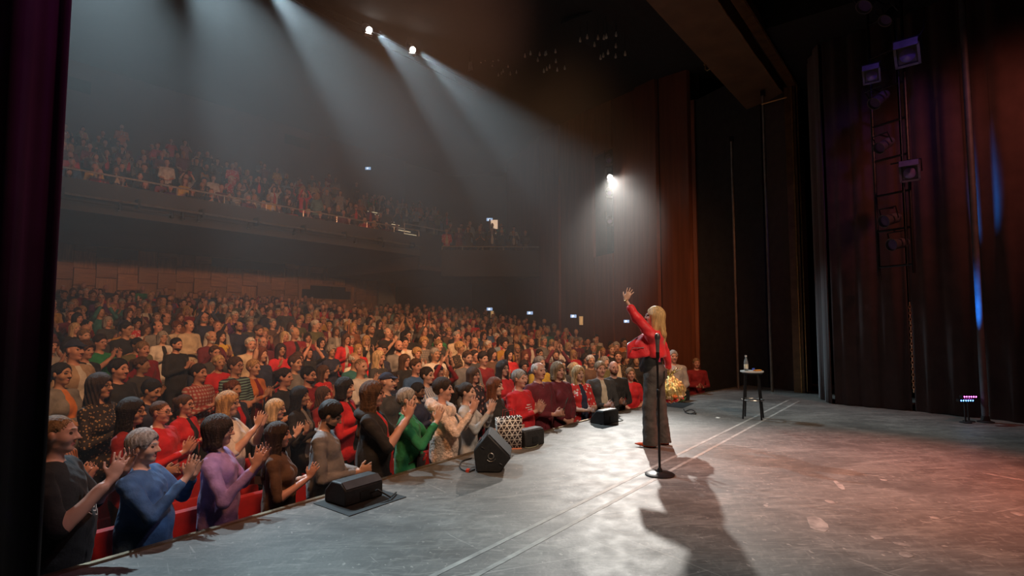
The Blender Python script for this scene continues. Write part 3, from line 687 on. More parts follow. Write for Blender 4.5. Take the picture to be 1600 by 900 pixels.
MB().box((0, -.46, .12), (15.0, .18, .24)).build('bronze_rail', COLM, h); MB().tube([(-7.5, -.56, .02), (7.5, -.56, .02)], .014, 6).build('rail_bead', BRASS, h)
MB().tube([(-7.5, -.215, -.01)] + [(-7.5 + i * .6, -.215, -.012 - .012 * (i % 3)) for i in range(1, 26)], .012, 6).build('cable', BRASS, h)
for px, py in ((1105, 52), (1173, 137)):
    p = on_y(px, py, 3.70); k = empty('hanging_hook', (p.x, 3.72, 7.0)); tag(k, 'small bronze hook hanging from the proscenium header', 'hook', 'hooks on the header')
    MB().tube([(0, .04, 0), (0, .04, -.10), (0, 0, -.14), (0, -.05, -.12)], .012, 6).build('hook', BRASS, k); MB().box((0, .04, .0), (.07, .05, .02)).build('hook_plate', BRASS, k)
for px, py, d, z0, z1, lab in ((1138, 215, 13.3, -.9, 6.05, 'slim grey pipe standing beside the veneer side wall'), (1190, 165, 12.6, -.3, 6.9, 'slim bronze pipe standing beside the proscenium column')):
    p = at_d(px + 10, 400, d); k = empty('stand_pipe', (p.x, p.y, z0)); tag(k, lab, 'pipe')
    MB().tube([(0, 0, 0), (0, 0, z1 - z0)], .03, 8).build('pipe', M('dull_pipe', (.20, .16, .13), .4, .6), k); MB().lathe([(.06, 0), (.06, .03), (.03, .04)], n=10).build('base', BLKMETAL, k); MB().box((0, 0, z1 - z0), (.09, .09, .12)).build('cap', BLKMETAL, k)
a, b = at_d(1190, 163, 12.6), at_d(1229, 152, 12.4)
MB().tube([a - col_root.location, b - col_root.location], .014, 6).build('cross_bar', BRASS, col_root)
struct(MB().box((13.4, 1.0, 8.4), (5, 3.4, 2.6)).build('wall_stage_upper', BLACK), 'black upper wall beside the stage', 'wall')

# stage drapes
def drape(name, pts, z0, z1, amp, wl, mat, label, nz=2, parent=None):
    """pleated cloth hanging along a plan polyline"""
    P = [Vector(p) for p in pts]; out = []
    for a, b in zip(P[:-1], P[1:]):
        n = max(2, int((b - a).length / (wl / 8))); d = (b - a).normalized(); nn = Vector((-d.y, d.x))
        for i in range(n):
            s = (b - a).length * i / n; ph = 2 * PI * s / wl + .9 * math.sin(3.1 * s); out.append(a + d * s + nn * (amp * math.sin(ph) + .35 * amp * math.sin(2.3 * ph + 1)))
    out.append(P[-1]); v, f = [], []; k = len(out); t = .02
    for z in (z0, z1): v += [(p.x, p.y, z) for p in out]
    f = [(i, i + 1, k + i + 1, k + i) for i in range(k - 1)]
    m = MB().add(v, f, 0, True); o = m.build(name, mat, parent)
    md = o.modifiers.new('thick', 'SOLIDIFY'); md.thickness = .012
    if label: tag(o, label, 'curtain')
    return o
drape('stage_curtain', [(-2.6, 2.75), (-.2, 2.62), (.54, 2.50)], .01, 8.0, .045, .17, M('black_velvet', (.030, .022, .028), .9, sheen=.3), 'black velvet stage curtain at the edge of the opening')
DRAPE = M('dark_maroon_drape', (.060, .030, .028), .9, var=.2, scale=4, sheen=.2)
drape('side_drape', [(12.95, 2.1), (12.10, 1.75)], .01, 8.5, .03, .42, DRAPE, 'maroon pleated side drape next to the proscenium column')
drape('side_drape', [(12.12, 1.70), (11.98, .50)], .01, 8.5, .03, .36, DRAPE, 'maroon side drape behind the lighting ladder')
drape('side_drape', [(11.98, .46), (11.72, -.42)], .01, 8.5, .03, .40, DRAPE, 'maroon side drape between lighting ladder and blue lit pole')
drape('side_drape', [(11.70, -.50), (11.2, -2.6), (10.6, -5.5)], .01, 8.5, .05, .60, DRAPE, 'long maroon side drape running upstage past the blue lit pole')
# ------------------------------------------------------------------ things on and above the stage
RUB = M('black_speaker_coat', (.022, .021, .021), .55, var=.3, scale=30, bump=.15, bscale=200)
GRILLE = M('speaker_grille', (.03, .03, .03), .5, .5, var=.4, scale=120)
CABLE = M('black_cable', (.015, .015, .015), .5)
def flat(name, pts, z, t, mat, label, cat, group=None):
    o = MB().prism([(p[0], p[1]) for p in pts], t, (0, 0, z), (1, 0, 0), (0, 1, 0), (0, 0, 1)).build(name, mat); return tag(o, label, cat, group)
TAPE = M('faded_tape', (.33, .305, .27), .6, var=.35, scale=7)
flat('floor_tape', [(-1, 2.44), (12.2, 2.505), (12.2, 2.545), (-1, 2.48)], .0005, .0012, TAPE, 'long faded tape line on the stage towards the mic stand', 'tape', 'tape lines along the stage')
flat('floor_tape', [(-1, 2.235), (12.2, 2.31), (12.2, 2.35), (-1, 2.275)], .0005, .0012, TAPE, 'long faded tape line on the stage towards the stool', 'tape', 'tape lines along the stage')
SCRAP = M('old_tape_residue', (.30, .26, .23), .6, var=.45, scale=12)
rs = random.Random(3)
for px, py, w, l, rz in ((1276, 819, .13, .30, .3), (1311, 758, .05, .26, .35), (1296, 784, .06, .10, .4), (1370, 840, .07, .07, .2), (1410, 851, .10, .06, .1), (1416, 867, .07, .08, 0), (1568, 745, .06, .3, 1.2), (1590, 803, .08, .1, .4), (1460, 809, .06, .06, .5), (1196, 790, .03, .06, .4), (1380, 750, .05, .07, .2)):
    c = on_z(px, py); n = 9; sc = rs.random()
    w *= .6; l *= .6
    pts = [(c.x + math.cos(rz) * l * a - math.sin(rz) * w * b, c.y + math.sin(rz) * l * a + math.cos(rz) * w * b) for a, b in [(math.cos(t) * (.7 + .5 * rs.random()), math.sin(t) * (.7 + .5 * rs.random())) for t in [2 * PI * i / n for i in range(n)]]]
    flat('tape_scrap', pts, .0004, .0010, SCRAP, 'ragged scrap of old tape stuck to the red lit stage floor', 'tape', 'tape scraps on the stage')
p = on_z(1122, 653); flat('paper_scrap', [(p.x - .05, p.y - .03), (p.x + .06, p.y - .02), (p.x + .05, p.y + .04), (p.x - .04, p.y + .03)], .0006, .004, M('white_paper', (.8, .78, .72), .7), 'small white paper scrap lying on the stage near the stool', 'paper')

# mic stand
o = empty('microphone_stand', tuple(on_z(1031, 742))); tag(o, 'black straight microphone stand with round base behind the performer', 'mic stand')
STANDM = M('mic_stand_black', (.03, .027, .027), .35, .6)
MB().lathe([(.145, 0), (.147, .012), (.12, .024), (.03, .034), (.022, .06), (.018, .07)], n=32).build('base', STANDM, o)
MB().tube([(0, 0, .06), (0, 0, .80)], .0125, 10).build('lower_tube', STANDM, o); MB().tube([(0, 0, .78), (-.01, .0, 1.16)], .009, 10).build('upper_tube', STANDM, o)
MB().lathe([(.013, .76), (.02, .77), (.02, .84), (.013, .85)], n=12).build('clutch', STANDM, o)
c = MB().lathe([(.012, 1.15), (.018, 1.17), (.019, 1.22), (.014, 1.235)], n=12).build('clip', STANDM, o)
mc = MB().lathe([(.012, 1.19), (.016, 1.21), (.022, 1.33), (.024, 1.345), (.024, 1.352)], n=16).build('microphone_body', M('mic_grey', (.28, .26, .25), .3, .7), o)
MB().lathe([(.024, 1.352), (.0285, 1.37), (.028, 1.395), (.018, 1.415), (.0, 1.42)], n=16).build('mic_grille', M('mic_mesh', (.18, .17, .17), .4, .8, var=.4, scale=150), o)
MB().box((.02, 0, 1.145), (.02, .03, .04)).build('clip_tag', M('pink_tape', (.8, .06, .15), .5), o)
MB().tube([(0, .018, 1.17), (.018, .02, 1.0), (.015, .016, .6), (.016, .018, .2), (.05, .03, .03)], .0045, 6).build('cable', CABLE, o)

# bar stool, bottle, notes
o = empty('bar_stool', (9.48, 2.49, 0), .15); tag(o, 'tall bar stool with white round seat and thin black legs', 'stool')
MB().lathe([(.0, .735), (.165, .735), (.178, .745), (.176, .762), (.0, .766)], n=28).build('seat', M('white_laminate', (.62, .6, .57), .4), o)
MB().lathe([(.15, .715), (.16, .735), (.0, .735)], n=20).build('seat_ring', BLKMETAL, o)
for k in range(4):
    a = PI / 4 + k * PI / 2; MB().tube([(math.cos(a) * .13, math.sin(a) * .13, .73), (math.cos(a) * .195, math.sin(a) * .195, .0)], .0135, 8).build('leg', BLKMETAL, o)
MB().tube([(.163 * math.cos(t), .163 * math.sin(t), .30) for t in [2 * PI * i / 28 for i in range(28)]], .011, 8, closed=True).build('foot_ring', METAL, o)
GLASS = M('clear_plastic', (.55, .62, .66), .12, var=.05); GLASS.node_tree.nodes['Principled BSDF'].inputs['Transmission Weight'].default_value = .7
p = on_y(1167, 580, 2.50)
b = empty('water_bottle', (9.48 - .10, 2.49 + .06, .767)); tag(b, 'clear water bottle with white label standing on the bar stool', 'bottle')
MB().lathe([(.028, 0), (.033, .01), (.033, .13), (.028, .16), (.014, .20), (.013, .225)], n=18).build('bottle_body', GLASS, b); MB().lathe([(.0336, .035), (.0336, .105)], n=18).build('bottle_label', M('cream_label', (.8, .76, .6), .6), b); MB().lathe([(.016, .222), (.016, .245), (.0, .246)], n=14).build('cap', M('white_cap', (.85, .85, .85), .4), b)
tag(MB().box((9.48 - .02, 2.49 - .09, .775), (.13, .05, .018), -.5).build('snack_packet', M('orange_wrapper', (.95, .32, .03), .45)), 'orange packet lying on the bar stool seat', 'packet')
tag(MB().lathe([(.02, 0), (.022, .03), (.0, .034)], (9.48 + .06, 2.49 - .01, .767), n=12).build('bottle_cap', M('blue_cap', (.05, .12, .55), .4)), 'small blue cap on the bar stool seat', 'cap')

# stage monitors
def wedge(loc, rz, w, prof, label, sock=True, handle=True, group='monitor speakers on the stage'):
    """profile (y, z) extruded along local x"""
    o = empty('monitor_speaker', loc, rz); tag(o, label, 'speaker', group)
    MB().prism(prof, w, (-w / 2, 0, 0), (0, 1, 0), (0, 0, 1), (1, 0, 0)).build('cabinet', RUB, o)
    b = o.children[0]; md = b.modifiers.new('edges', 'BEVEL'); md.width = .012; md.segments = 2
    return o
def panel_on(o, name, a, b, w, mat, inset=.02, lift=.004, x=0):
    """thin plate on the sloping face running from profile point a to b"""
    a = Vector((0, *a)); b = Vector((0, *b)); d = (b - a).normalized(); n = Vector((0, d.z, -d.y)); 
    if n.z < 0: n = -n
    L_ = (b - a).length - 2 * inset; c = (a + b) / 2 + n * lift
    R = Matrix(((1, 0, 0), (0, d.y, n.y), (0, d.z, n.z)))
    return MB().box((x, c.y, c.z), (w, L_, .008), R=R).build(name, mat, o)
# low front fill on the edge, face towards the hall
o = wedge((2.99, 4.08, .006), .04, .40, [(-.14, 0), (.14, 0), (.14, .10), (.05, .185), (-.07, .185), (-.14, .13)], 'low long front fill speaker on a black mat at the stage edge')
panel_on(o, 'grille', (.05, .185), (.14, .10), .36, GRILLE); panel_on(o, 'top_plate', (-.14, .13), (-.07, .185), .38, M('speaker_top_coat', (.06, .05, .045), .5), .006)
MB().box((.0, -.143, .06), (.10, .01, .06)).build('connector_plate', GRILLE, o); MB().tube([(.06, -.146, .06), (.08, -.21, .09), (.16, -.28, .02), (.30, -.2, .012)], .008, 6).build('cable', CABLE, o)
flat('rubber_mat', [(2.70, 3.74), (3.30, 3.76), (3.30, 4.26), (2.70, 4.24)], .0006, .005, M('black_rubber', (.012, .012, .012), .7), 'black square mat under the low front fill speaker', 'mat')
# big monitor whose five sided end faces upstage
c = on_z(764, 739); rz = math.radians(HEAD * 180 / PI - 90 - 2)
o = empty('monitor_speaker', (c.x, c.y, 0), math.radians(-54)); tag(o, 'large five sided monitor speaker beside the patterned gift bag', 'speaker', 'monitor speakers on the stage')
pent = [(-.13, 0), (.11, .0), (.225, .15), (-.02, .395), (-.16, .22)]
MB().prism(pent, .44, (0, 0, 0), (1, 0, 0), (0, 0, 1), (0, 1, 0)).build('cabinet', RUB, o); o.children[0].modifiers.new('edges', 'BEVEL').width = .014
ring = lambda r, n=20, cx=.0, cz=0.: [(cx + r * math.cos(2 * PI * i / n), -.004, cz + r * math.sin(2 * PI * i / n)) for i in range(n)]
MB().tube(ring(.028, cx=.02, cz=.17), .005, 6, closed=True).build('pole_socket', METAL, o); MB().lathe([(.0, 0), (.024, .0), (.024, .006)], (.02, -.003, .17), n=16, R=Matrix.Rotation(PI / 2, 3, 'X')).build('socket_hole', BLACK, o)
MB().tube([(.02 + .05 * math.cos(t), -.005, .165 + .05 * math.sin(t)) for t in np.linspace(-2.4, -.4, 9)], .004, 6).build('socket_arc', METAL, o)
for x, z in ((-.06, .25), (.12, .09)): MB().tube([(x - .015, -.004, z + .008), (x + .015, -.004, z - .008)], .006, 6).build('screw_plate', GRILLE, o)
d = Vector((-.14, 0, .175)); MB().box((-.093, .15, .305), (.012, .14, .045), R=Matrix.Rotation(math.radians(38), 3, 'Y')).build('handle', BLACK, o)
MB().box((.105, .22, .275), (.30, .40, .008), R=Matrix.Rotation(math.radians(45), 3, 'Y')).build('grille', GRILLE, o)
p = on_z(731, 737); tag(MB().box((p.x, p.y, .014), (.06, .03, .026), .5).build('cable_connector', M('red_plug', (.85, .07, .03), .4)), 'red cable plug lying by the large five sided monitor', 'plug')
def cable(pts, label, r=.007, mat=CABLE):
    P = [on_z(x, y) + Vector((0, 0, z)) for x, y, z in pts]; Q = []
    for i in range(len(P) - 1):
        p0, p1, p2, p3 = P[max(i - 1, 0)], P[i], P[i + 1], P[min(i + 2, len(P) - 1)]
        for t in (0, .25, .5, .75): Q.append(.5 * ((2 * p1) + (p2 - p0) * t + (2 * p0 - 5 * p1 + 4 * p2 - p3) * t * t + (3 * p1 - p0 - 3 * p2 + p3) * t ** 3))
    Q.append(P[-1]); return tag(MB().tube(Q, r, 6).build('cable', mat), label, 'cable')
cable([(742, 735, .01), (730, 738, .008), (719, 732, .008), (722, 722, .008), (737, 717, .008)], 'black cable looping out of the large five sided monitor')
GREYC = M('grey_cable', (.25, .26, .18), .5)
# small monitor by the bag and one further along, one behind the performer
WP = [(-.13, 0), (.13, 0), (.13, .08), (.02, .20), (-.11, .20), (-.13, .16)]
for (px, py), w, rz, lab in (((822, 694), .36, -.1, 'small monitor speaker half hidden by the patterned gift bag'), ((943, 660), .38, -.12, 'monitor speaker at the edge in front of the floral blouse'), ((1058, 626), .50, -.1, 'monitor speaker on the stage behind the performer and bouquet')):
    c = on_z(px, py); o = wedge((c.x, c.y - .02, 0), rz, w, WP, lab)
    panel_on(o, 'grille', (.02, .20), (.13, .08), w - .05, GRILLE); panel_on(o, 'top_plate', (-.11, .20), (.02, .20), w - .03, M('speaker_lid', (.10, .095, .09), .45), .008)
    MB().box((0, -.134, .08), (.1, .008, .07)).build('connector_plate', GRILLE, o)
cable([(812, 690, .06), (815, 697, .01), (824, 701, .008), (836, 699, .008), (841, 694, .008), (832, 690, .02)], 'grey cable looping beside the small monitor speaker', .007, GREYC)
cable([(940, 652, .06), (948, 659, .01), (938, 664, .008), (960, 660, .008), (973, 657, .008), (962, 652, .01)], 'black cable coiled at the monitor before the floral blouse')
cable([(1068, 640, .01), (1075, 647, .01), (1086, 645, .01), (1080, 641, .012), (1070, 645, .012), (1084, 648, .01), (1088, 646, .01)], 'coiled cable on the floor by the monitor behind the bouquet')
c = on_z(1056, 632); flat('rubber_mat', [(c.x - .4, c.y - .28), (c.x + .35, c.y - .22), (c.x + .4, c.y + .2), (c.x - .35, c.y + .2)], .0005, .004, MATS['black_rubber'], 'black mat under the monitor behind the performer', 'mat')

# gift bag with white triangle lines
def triangle_mat():
    m, nt, N, L, b = nodes_of('triangle_line_paper'); tc = N.new('ShaderNodeTexCoord'); sp = N.new('ShaderNodeSeparateXYZ'); L.new(tc.outputs['Object'], sp.inputs[0])
    def mth(op, a, c=None, c2=None):
        n = N.new('ShaderNodeMath'); n.operation = op
        for i, v in enumerate((a, c)):
            if v is None: continue
            if isinstance(v, (int, float)): n.inputs[i].default_value = v
            else: L.new(v, n.inputs[i])
        return n.outputs[0]
    u = mth('ADD', sp.outputs[0], mth('MULTIPLY', sp.outputs[1], .8)); z = sp.outputs[2]; acc = None
    for ang in (0, 60, 120):
        k = mth('ADD', mth('MULTIPLY', u, math.sin(math.radians(ang)) / .058), mth('MULTIPLY', z, math.cos(math.radians(ang)) / .058))
        f = mth('ABSOLUTE', mth('SUBTRACT', mth('FRACT', mth('ADD', k, 50)), .5)); ln = mth('GREATER_THAN', f, .42); acc = ln if acc is None else mth('MAXIMUM', acc, ln)
    mx = N.new('ShaderNodeMix'); mx.data_type = 'RGBA'; L.new(acc, mx.inputs[0]); mx.inputs[6].default_value = (.035, .02, .018, 1); mx.inputs[7].default_value = (.78, .72, .64, 1)
    L.new(mx.outputs[2], b.inputs['Base Color']); b.inputs['Roughness'].default_value = .55; return m
TRI = triangle_mat()
c = on_z(790, 701); o = empty('gift_bag', (c.x + .03, c.y - .03, .0), math.radians(-38)); tag(o, 'paper gift bag with white triangle lines at the stage edge', 'bag')
w, d, hh = .14, .06, .37
m = MB(); lean = .05
m.add([(-w, -d, .012), (w, -d, .012), (w, d, .012), (-w, d, .012), (-w - .02, -d - .01, hh), (w + .005, -d - .02, hh + .02), (w + .005, d + .015, hh + .02), (-w - .02, d + .02, hh)], [(0, 1, 5, 4), (1, 2, 6, 5), (2, 3, 7, 6), (3, 0, 4, 7)])
q = m.build('bag_wall', TRI, o); q.modifiers.new('thick', 'SOLIDIFY').thickness = .003
MB().box((0, 0, .008), (2 * w + .01, 2 * d + .01, .014)).build('base_panel', M('salmon_card', (.75, .28, .16), .6), o)
for s in (-1, 1): MB().tube([(-.07, s * d, hh - .01), (-.06, s * d * 1.1, hh + .09), (.05, s * d * 1.1, hh + .10), (.07, s * d, hh)], .005, 6).build('handle', M('dark_red_cord', (.25, .02, .02), .6), o)

# lighting ladder at the side of the stage
LADX = at_d(1395, 300, 9.2)
o = empty('lighting_ladder', (LADX.x + .22, LADX.y + .02, 2.35)); tag(o, 'black hanging lighting ladder in front of the maroon drape', 'lighting frame')
for s in (-.28, .28): MB().tube([(s * .45, s * .89, 0), (s * .45, s * .89, 4.7)], .025, 8).build('upright', BLKMETAL, o)
for i in range(8): MB().tube([(-.126, -.25, .15 + i * .62), (.126, .25, .15 + i * .62)], .02, 6).build('rung', BLKMETAL, o)
LENS = M('dark_lens', (.16, .12, .34), .08, var=.1); CASE = M('grey_lamp_case', (.10, .095, .11), .45, .3); BARN = M('lamp_face_plate', (.15, .14, .18), .4, .4)
def fixture(p, aim, sc, label, face=BARN, square=True):
    o = empty('stage_lamp', p); d = (Vector(aim) - Vector(p)).normalized(); o.rotation_euler = d.to_track_quat('-Y', 'Z').to_euler(); tag(o, label, 'stage light')
    if square:
        MB().bbox((0, .12 * sc, 0), (.22 * sc, .30 * sc, .22 * sc), .02 * sc).build('housing', CASE, o)
        for x, z, a, b in ((0, .125, .28, .03), (0, -.125, .28, .03), (.125, 0, .03, .28), (-.125, 0, .03, .28)): MB().box((x * sc, -.05 * sc, z * sc), (a * sc, .03 * sc, b * sc)).build('face_frame', face, o)
        MB().lathe([(.0, .02), (.06, .012), (.088, 0)], (0, -.04 * sc, 0), n=18, R=Matrix.Rotation(PI / 2, 3, 'X') * sc).build('lens', LENS, o)
        MB().box((0, -.10 * sc, .165 * sc), (.26 * sc, .012, .10 * sc), R=Matrix.Rotation(-.6, 3, 'X')).build('barn_door', face, o)
    else:
        MB().lathe([(.06, .34), (.085, .28), (.09, .05), (.11, 0), (.10, 0), (.085, .05)], (0, -.05, 0), n=18, R=Matrix.Rotation(-PI / 2, 3, 'X') * sc).build('housing', CASE, o)
        MB().lathe([(.0, .0), (.086, 0)], (0, -.01, 0), n=18, R=Matrix.Rotation(PI / 2, 3, 'X') * sc).build('lens', LENS, o)
    MB().tube([(-.15 * sc, .1 * sc, 0), (-.15 * sc, .1 * sc, .2 * sc), (.15 * sc, .1 * sc, .2 * sc), (.15 * sc, .1 * sc, 0)], .012 * sc, 6).build('yoke', BLKMETAL, o)
    inv = (Matrix.Translation(Vector(p)) @ o.rotation_euler.to_matrix().to_4x4()).inverted(); t = Vector((LADX.x + .22, LADX.y + .02, p[2] + .25)); MB().tube([(0, .1 * sc, .2 * sc), inv @ t], .014, 6).build('hanger', BLKMETAL, o)
    return o
for px, py, sc, sq, lab in ((1418, 86, 1.25, True, 'square faced lamp high on the ladder with open barn door'), (1422, 270, 1.0, True, 'square faced lamp low on the ladder with violet lens'), (1352, 8, 1.2, False, 'round lamp at the top of the lighting ladder'), (1385, 30, 1.0, False, 'round lamp just under the top of the lighting ladder'),
        (1362, 118, .9, True, 'dim lamp on the ladder across from the open barn door'), (1368, 160, 1.0, False, 'tilted long lamp in the middle of the lighting ladder'), (1376, 230, .95, False, 'dark lamp above the low square faced lamp'), (1384, 345, 1.0, False, 'dark lamp near the ladder foot'), (1396, 382, 1.0, False, 'lowest lamp at the foot of the lighting ladder')):
    fixture(at_d(px, py, 9.05 + (.15 if px < 1400 else 0)), (4.0 if sq else 7.5, .8 if sq else 3.4, 2.0), sc, lab, square=sq)
tag(MB().tube([at_d(1444, 10, 9.0), at_d(1443, 45, 8.95), at_d(1432, 62, 8.95), at_d(1420, 72, 9.0)], .012, 6).build('cable', CABLE), 'slack black cable hanging above the open barn door lamp', 'cable')
# hoist chain
LINK = M('orange_brown_chain', (.32, .17, .09), .5, .5); p0 = at_d(1421, 470, 9.0); z1 = at_d(1424, 612, 9.0).z  # one orange brown colour for all links
o = empty('hoist_chain', (p0.x, p0.y, z1)); tag(o, 'orange brown hoist chain hanging in front of the maroon drape', 'chain')
nl = int((p0.z - z1) / .05)
me = MB().tube([(.014 * math.cos(t), 0, .032 * math.sin(t)) for t in [2 * PI * i / 10 for i in range(10)]], .006, 5, closed=True).mesh('chain_link'); me.materials.append(LINK)
for i in range(nl): q = link('chain_link', me, o); q.location = (.012 * math.sin(i * 1.3), 0, i * .05 + .03); q.rotation_euler.z = .3 + (i % 2) * PI / 2
tag(MB().tube([(p0.x, p0.y, p0.z), (p0.x, p0.y, 8.2)], .008, 5).build('chain_rope', CABLE), 'thin dark rope above the orange brown hoist chain', 'rope')
# blue lit pole and LED bars
pb = at_d(1531, 500, 8.62)
o = empty('scaffold_pole', (pb.x, pb.y, 0)); tag(o, 'tall grey pole lit blue in front of the dark side drape', 'pole')
MB().tube([(0, 0, .06), (0, 0, 7.0)], .046, 12).build('tube', M('grey_pole_paint', (.075, .075, .085), .6), o); MB().lathe([(.11, 0), (.11, .015), (.06, .03), (.05, .10)], n=18).build('foot_plate', BLACK, o)
for k, (px, py, cc, lab) in enumerate(((1516, 620, (1.0, .10, .85), 'small LED bar glowing magenta at the foot of the drape'), (1511, 626, (.08, .35, 1.0), 'small LED bar glowing blue at the foot of the drape'))):
    p = at_d(px, py, 8.56 - k * .12); q = empty('led_bar', p, HEAD - PI / 2); tag(q, lab, 'LED bar')
    MB().box((0, .03, 0), (.24, .06, .04)).build('housing', BLKMETAL, q); e = M('led_%d' % k, cc, .4, emit=(cc, 14))
    for i in range(6): MB().lathe([(.0, .004), (.010, 0)], (-.09 + i * .036, -.001, 0), n=8, R=Matrix.Rotation(PI / 2, 3, 'X')).build('diode', e, q)
    MB().tube([(0, .05, -.01), (0, .05, -p.z + .01)], .012, 6).build('post', BLACK, q); MB().lathe([(.08, -p.z), (.08, -p.z + .012), (.02, -p.z + .02)], (0, .05, 0), n=12).build('foot', BLACK, q)
LED_P = at_d(1511, 626, 8.44)      # light of the blue LED bar itself, washing up the pole
spot('led_bar_light', LED_P + Vector((-.07, -.04, .06)), (pb.x, pb.y, 2.0), 2600, (.02, .24, 1.0), 9, 1.0, .03)

# lamps on the hall bridge
o = empty('lighting_bridge', (4, BRIDGE_Y + .1, BRIDGE_Z + .25)); tag(o, 'black lighting bridge under the hall ceiling', 'lighting frame')
for dy, dz in ((0, 0), (.4, 0), (.2, .35)): MB().tube([(-6, dy, dz), (11, dy, dz)], .03, 6).build('chord', BLKMETAL, o)
for i in range(17): MB().tube([(-6 + i, 0, 0), (-5.5 + i, .2, .35), (-5 + i, .4, 0)], .015, 5).build('lacing', BLKMETAL, o)
GLOW = M('lit_lamp_glass', (1, .95, .88), .3, emit=((1, .94, .86), 60))
def bridge_lamp(p, aim, label, lit):
    o = empty('profile_spotlight', p); d = (Vector(aim) - Vector(p)).normalized(); o.rotation_euler = d.to_track_quat('-Y', 'Z').to_euler(); tag(o, label, 'stage light')
    MB().lathe([(.0, .62), (.10, .60), (.12, .40), (.09, .32), (.085, .02), (.10, 0), (.09, 0), (.08, .03)], n=18, R=Matrix.Rotation(-PI / 2, 3, 'X')).build('barrel', CASE, o)
    MB().lathe([(.0, .015), (.07, .01), (.082, -.01)], (0, .01, 0), n=18, R=Matrix.Rotation(PI / 2, 3, 'X')).build('lens', GLOW if lit else LENS, o)
    MB().tube([(-.15, .35, 0), (-.15, .35, .3), (.15, .35, .3), (.15, .35, 0)], .012, 6).build('yoke', BLKMETAL, o)
    MB().box((0, -.02, -.13), (.22, .012, .10), R=Matrix.Rotation(.5, 3, 'X')).build('shutter', METAL, o)
    return o
bridge_lamp(LAMP_A, (5.0, 1.0, 1.0), 'lit spotlight on the hall bridge shining past the larger beam', True)
bridge_lamp(LAMP_B, (5.0, 1.0, 1.0), 'lit spotlight on the hall bridge next to the ceiling pendants', True)
for px, py in ((590, 8), (607, 10), (622, 17), (655, 25), (656, 36), (690, 48)): bridge_lamp(at_d(px, py, 16.6), (7, 2, 0), 'dark unlit spotlight above the lit ones on the hall bridge', False)['group'] = 'unlit bridge lamps'
p = at_d(734, 97, 16.8); o = empty('hanging_flap', p); tag(o, 'small pale metal flap hanging under the hall ceiling', 'flap'); MB().prism([(-.06, -.28), (.10, -.24), (.07, .02), (-.03, .02)], .02, (0, 0, 0), (RGT.x, RGT.y, 0), (0, 0, 1), (FWD.x, FWD.y, 0)).build('plate', RAIL, o); MB().tube([(0, 0, .02), (0, 0, .9)], .008, 5).build('rod', BLKMETAL, o)
# ceiling pendants
BULB = M('small_pendant_glass', (.75, .70, .62), .2)
bulb = MB().lathe([(.0, -.05), (.03, -.03), (.034, 0), (.02, .05), (.01, .09)], n=8).mesh('drop'); bulb.materials.append(BULB)
for (px, py, d, lab) in ((940, 68, 14.0, 'pendant cluster of small glass drops nearest the proscenium header'), (850, 92, 16.0, 'pendant cluster of small glass drops between two others'), (778, 100, 18.0, 'pendant cluster of small glass drops beside the hanging flap')):
    p = at_d(px, py, d); zc = 8.25 + (p.y - 3.4) * .285 - p.z
    o = empty('ceiling_pendant', p); tag(o, lab, 'pendant light')
    MB().box((0, 0, zc - .03), (1.5, 1.5, .06)).build('ceiling_plate', BLACK, o)
    for i in range(13):
        x, y = ((i % 4) - 1.5) * .27 + .06 * math.sin(i * 2.1), (i // 4 - 1.5) * .27 + .05 * math.cos(i * 3.3); dz = -.12 + .26 * math.sin(i * 1.7) * .6
        r = MB().tube([(x, y, dz + .08), (x, y, zc - .05)], .004, 4).build('rod', BLKMETAL, o); q = link('glass_drop', bulb, o); q.location = (x, y, dz)
# side wall lamp slot
o = empty('wall_lamp_slot', SIDE_LAMP + Vector((.55, .32, 0))); a = math.atan2(SW[3][1] - SW[2][1], SW[3][0] - SW[2][0]); o.rotation_euler.z = a; tag(o, 'black slot in the veneer wall holding stage lamps', 'lamp slot')
MB().box((0, .30, -.7), (1.25, .06, 3.9)).build('back_board', BLACK, o); MB().tube([(0, .1, -2.5), (0, .1, 1.2)], .03, 6).build('mast', BLKMETAL, o)
bridge_lamp(SIDE_LAMP, (6.6, 2.75, .75), 'lit spotlight in the wall slot shining on the performer', True)
for dz, lab in ((.62, 'unlit spotlight above the lit one in the wall slot'), (-.55, 'unlit spotlight just under the lit one in the wall slot'), (-1.55, 'lowest unlit spotlight in the wall slot')): bridge_lamp(SIDE_LAMP + Vector((.05, .05, dz)), (7, 3, .5), lab, False)

# exit signs, lit doorway, small wall lamps
def exit_sign(p, label, w=.34):
    o = empty('exit_sign', p, HEAD - PI / 2); tag(o, label, 'sign'); MB().box((0, .04, 0), (w, .06, w * .55)).build('sign_case', BLACK, o)
    MB().box((0, .006, 0), (w * .94, .01, w * .48)).build('sign_face', M('exit_sign_face', (.35, .55, .85), .4, emit=((.40, .62, 1.0), .8)), o)
    WH = M('sign_pictogram', (1, 1, 1), .4, emit=((.9, 1, 1), 1.4)); MB().prism([(-.04, -.06), (.0, -.06), (.03, .0), (.06, -.03), (.07, -.01), (.03, .05), (-.01, .06), (-.06, .02)], .004, (-.02, -.004, 0), (w / .34, 0, 0), (0, 0, w / .34), (0, 1, 0)).build('pictogram', WH, o)
exit_sign(at_d(575, 263, 34.0), 'lit exit sign above the rear balcony seats', .36); exit_sign(at_d(765, 343, 29.5), 'lit exit sign beside the open doorway of the side box', .34)
exit_sign(at_d(765, 483, 27.5), 'lit exit sign in the dark corner of the rear stalls', .30); exit_sign(at_d(828, 489, 23.2), 'lit exit sign on the veneer wall beside the side box', .26)
exit_sign(at_d(896, 494, 21.0), 'lit exit sign on the veneer wall near the brass lamp', .24); exit_sign(at_d(979, 502, 16.6), 'lit exit sign on the veneer wall next to the waving hand', .17)
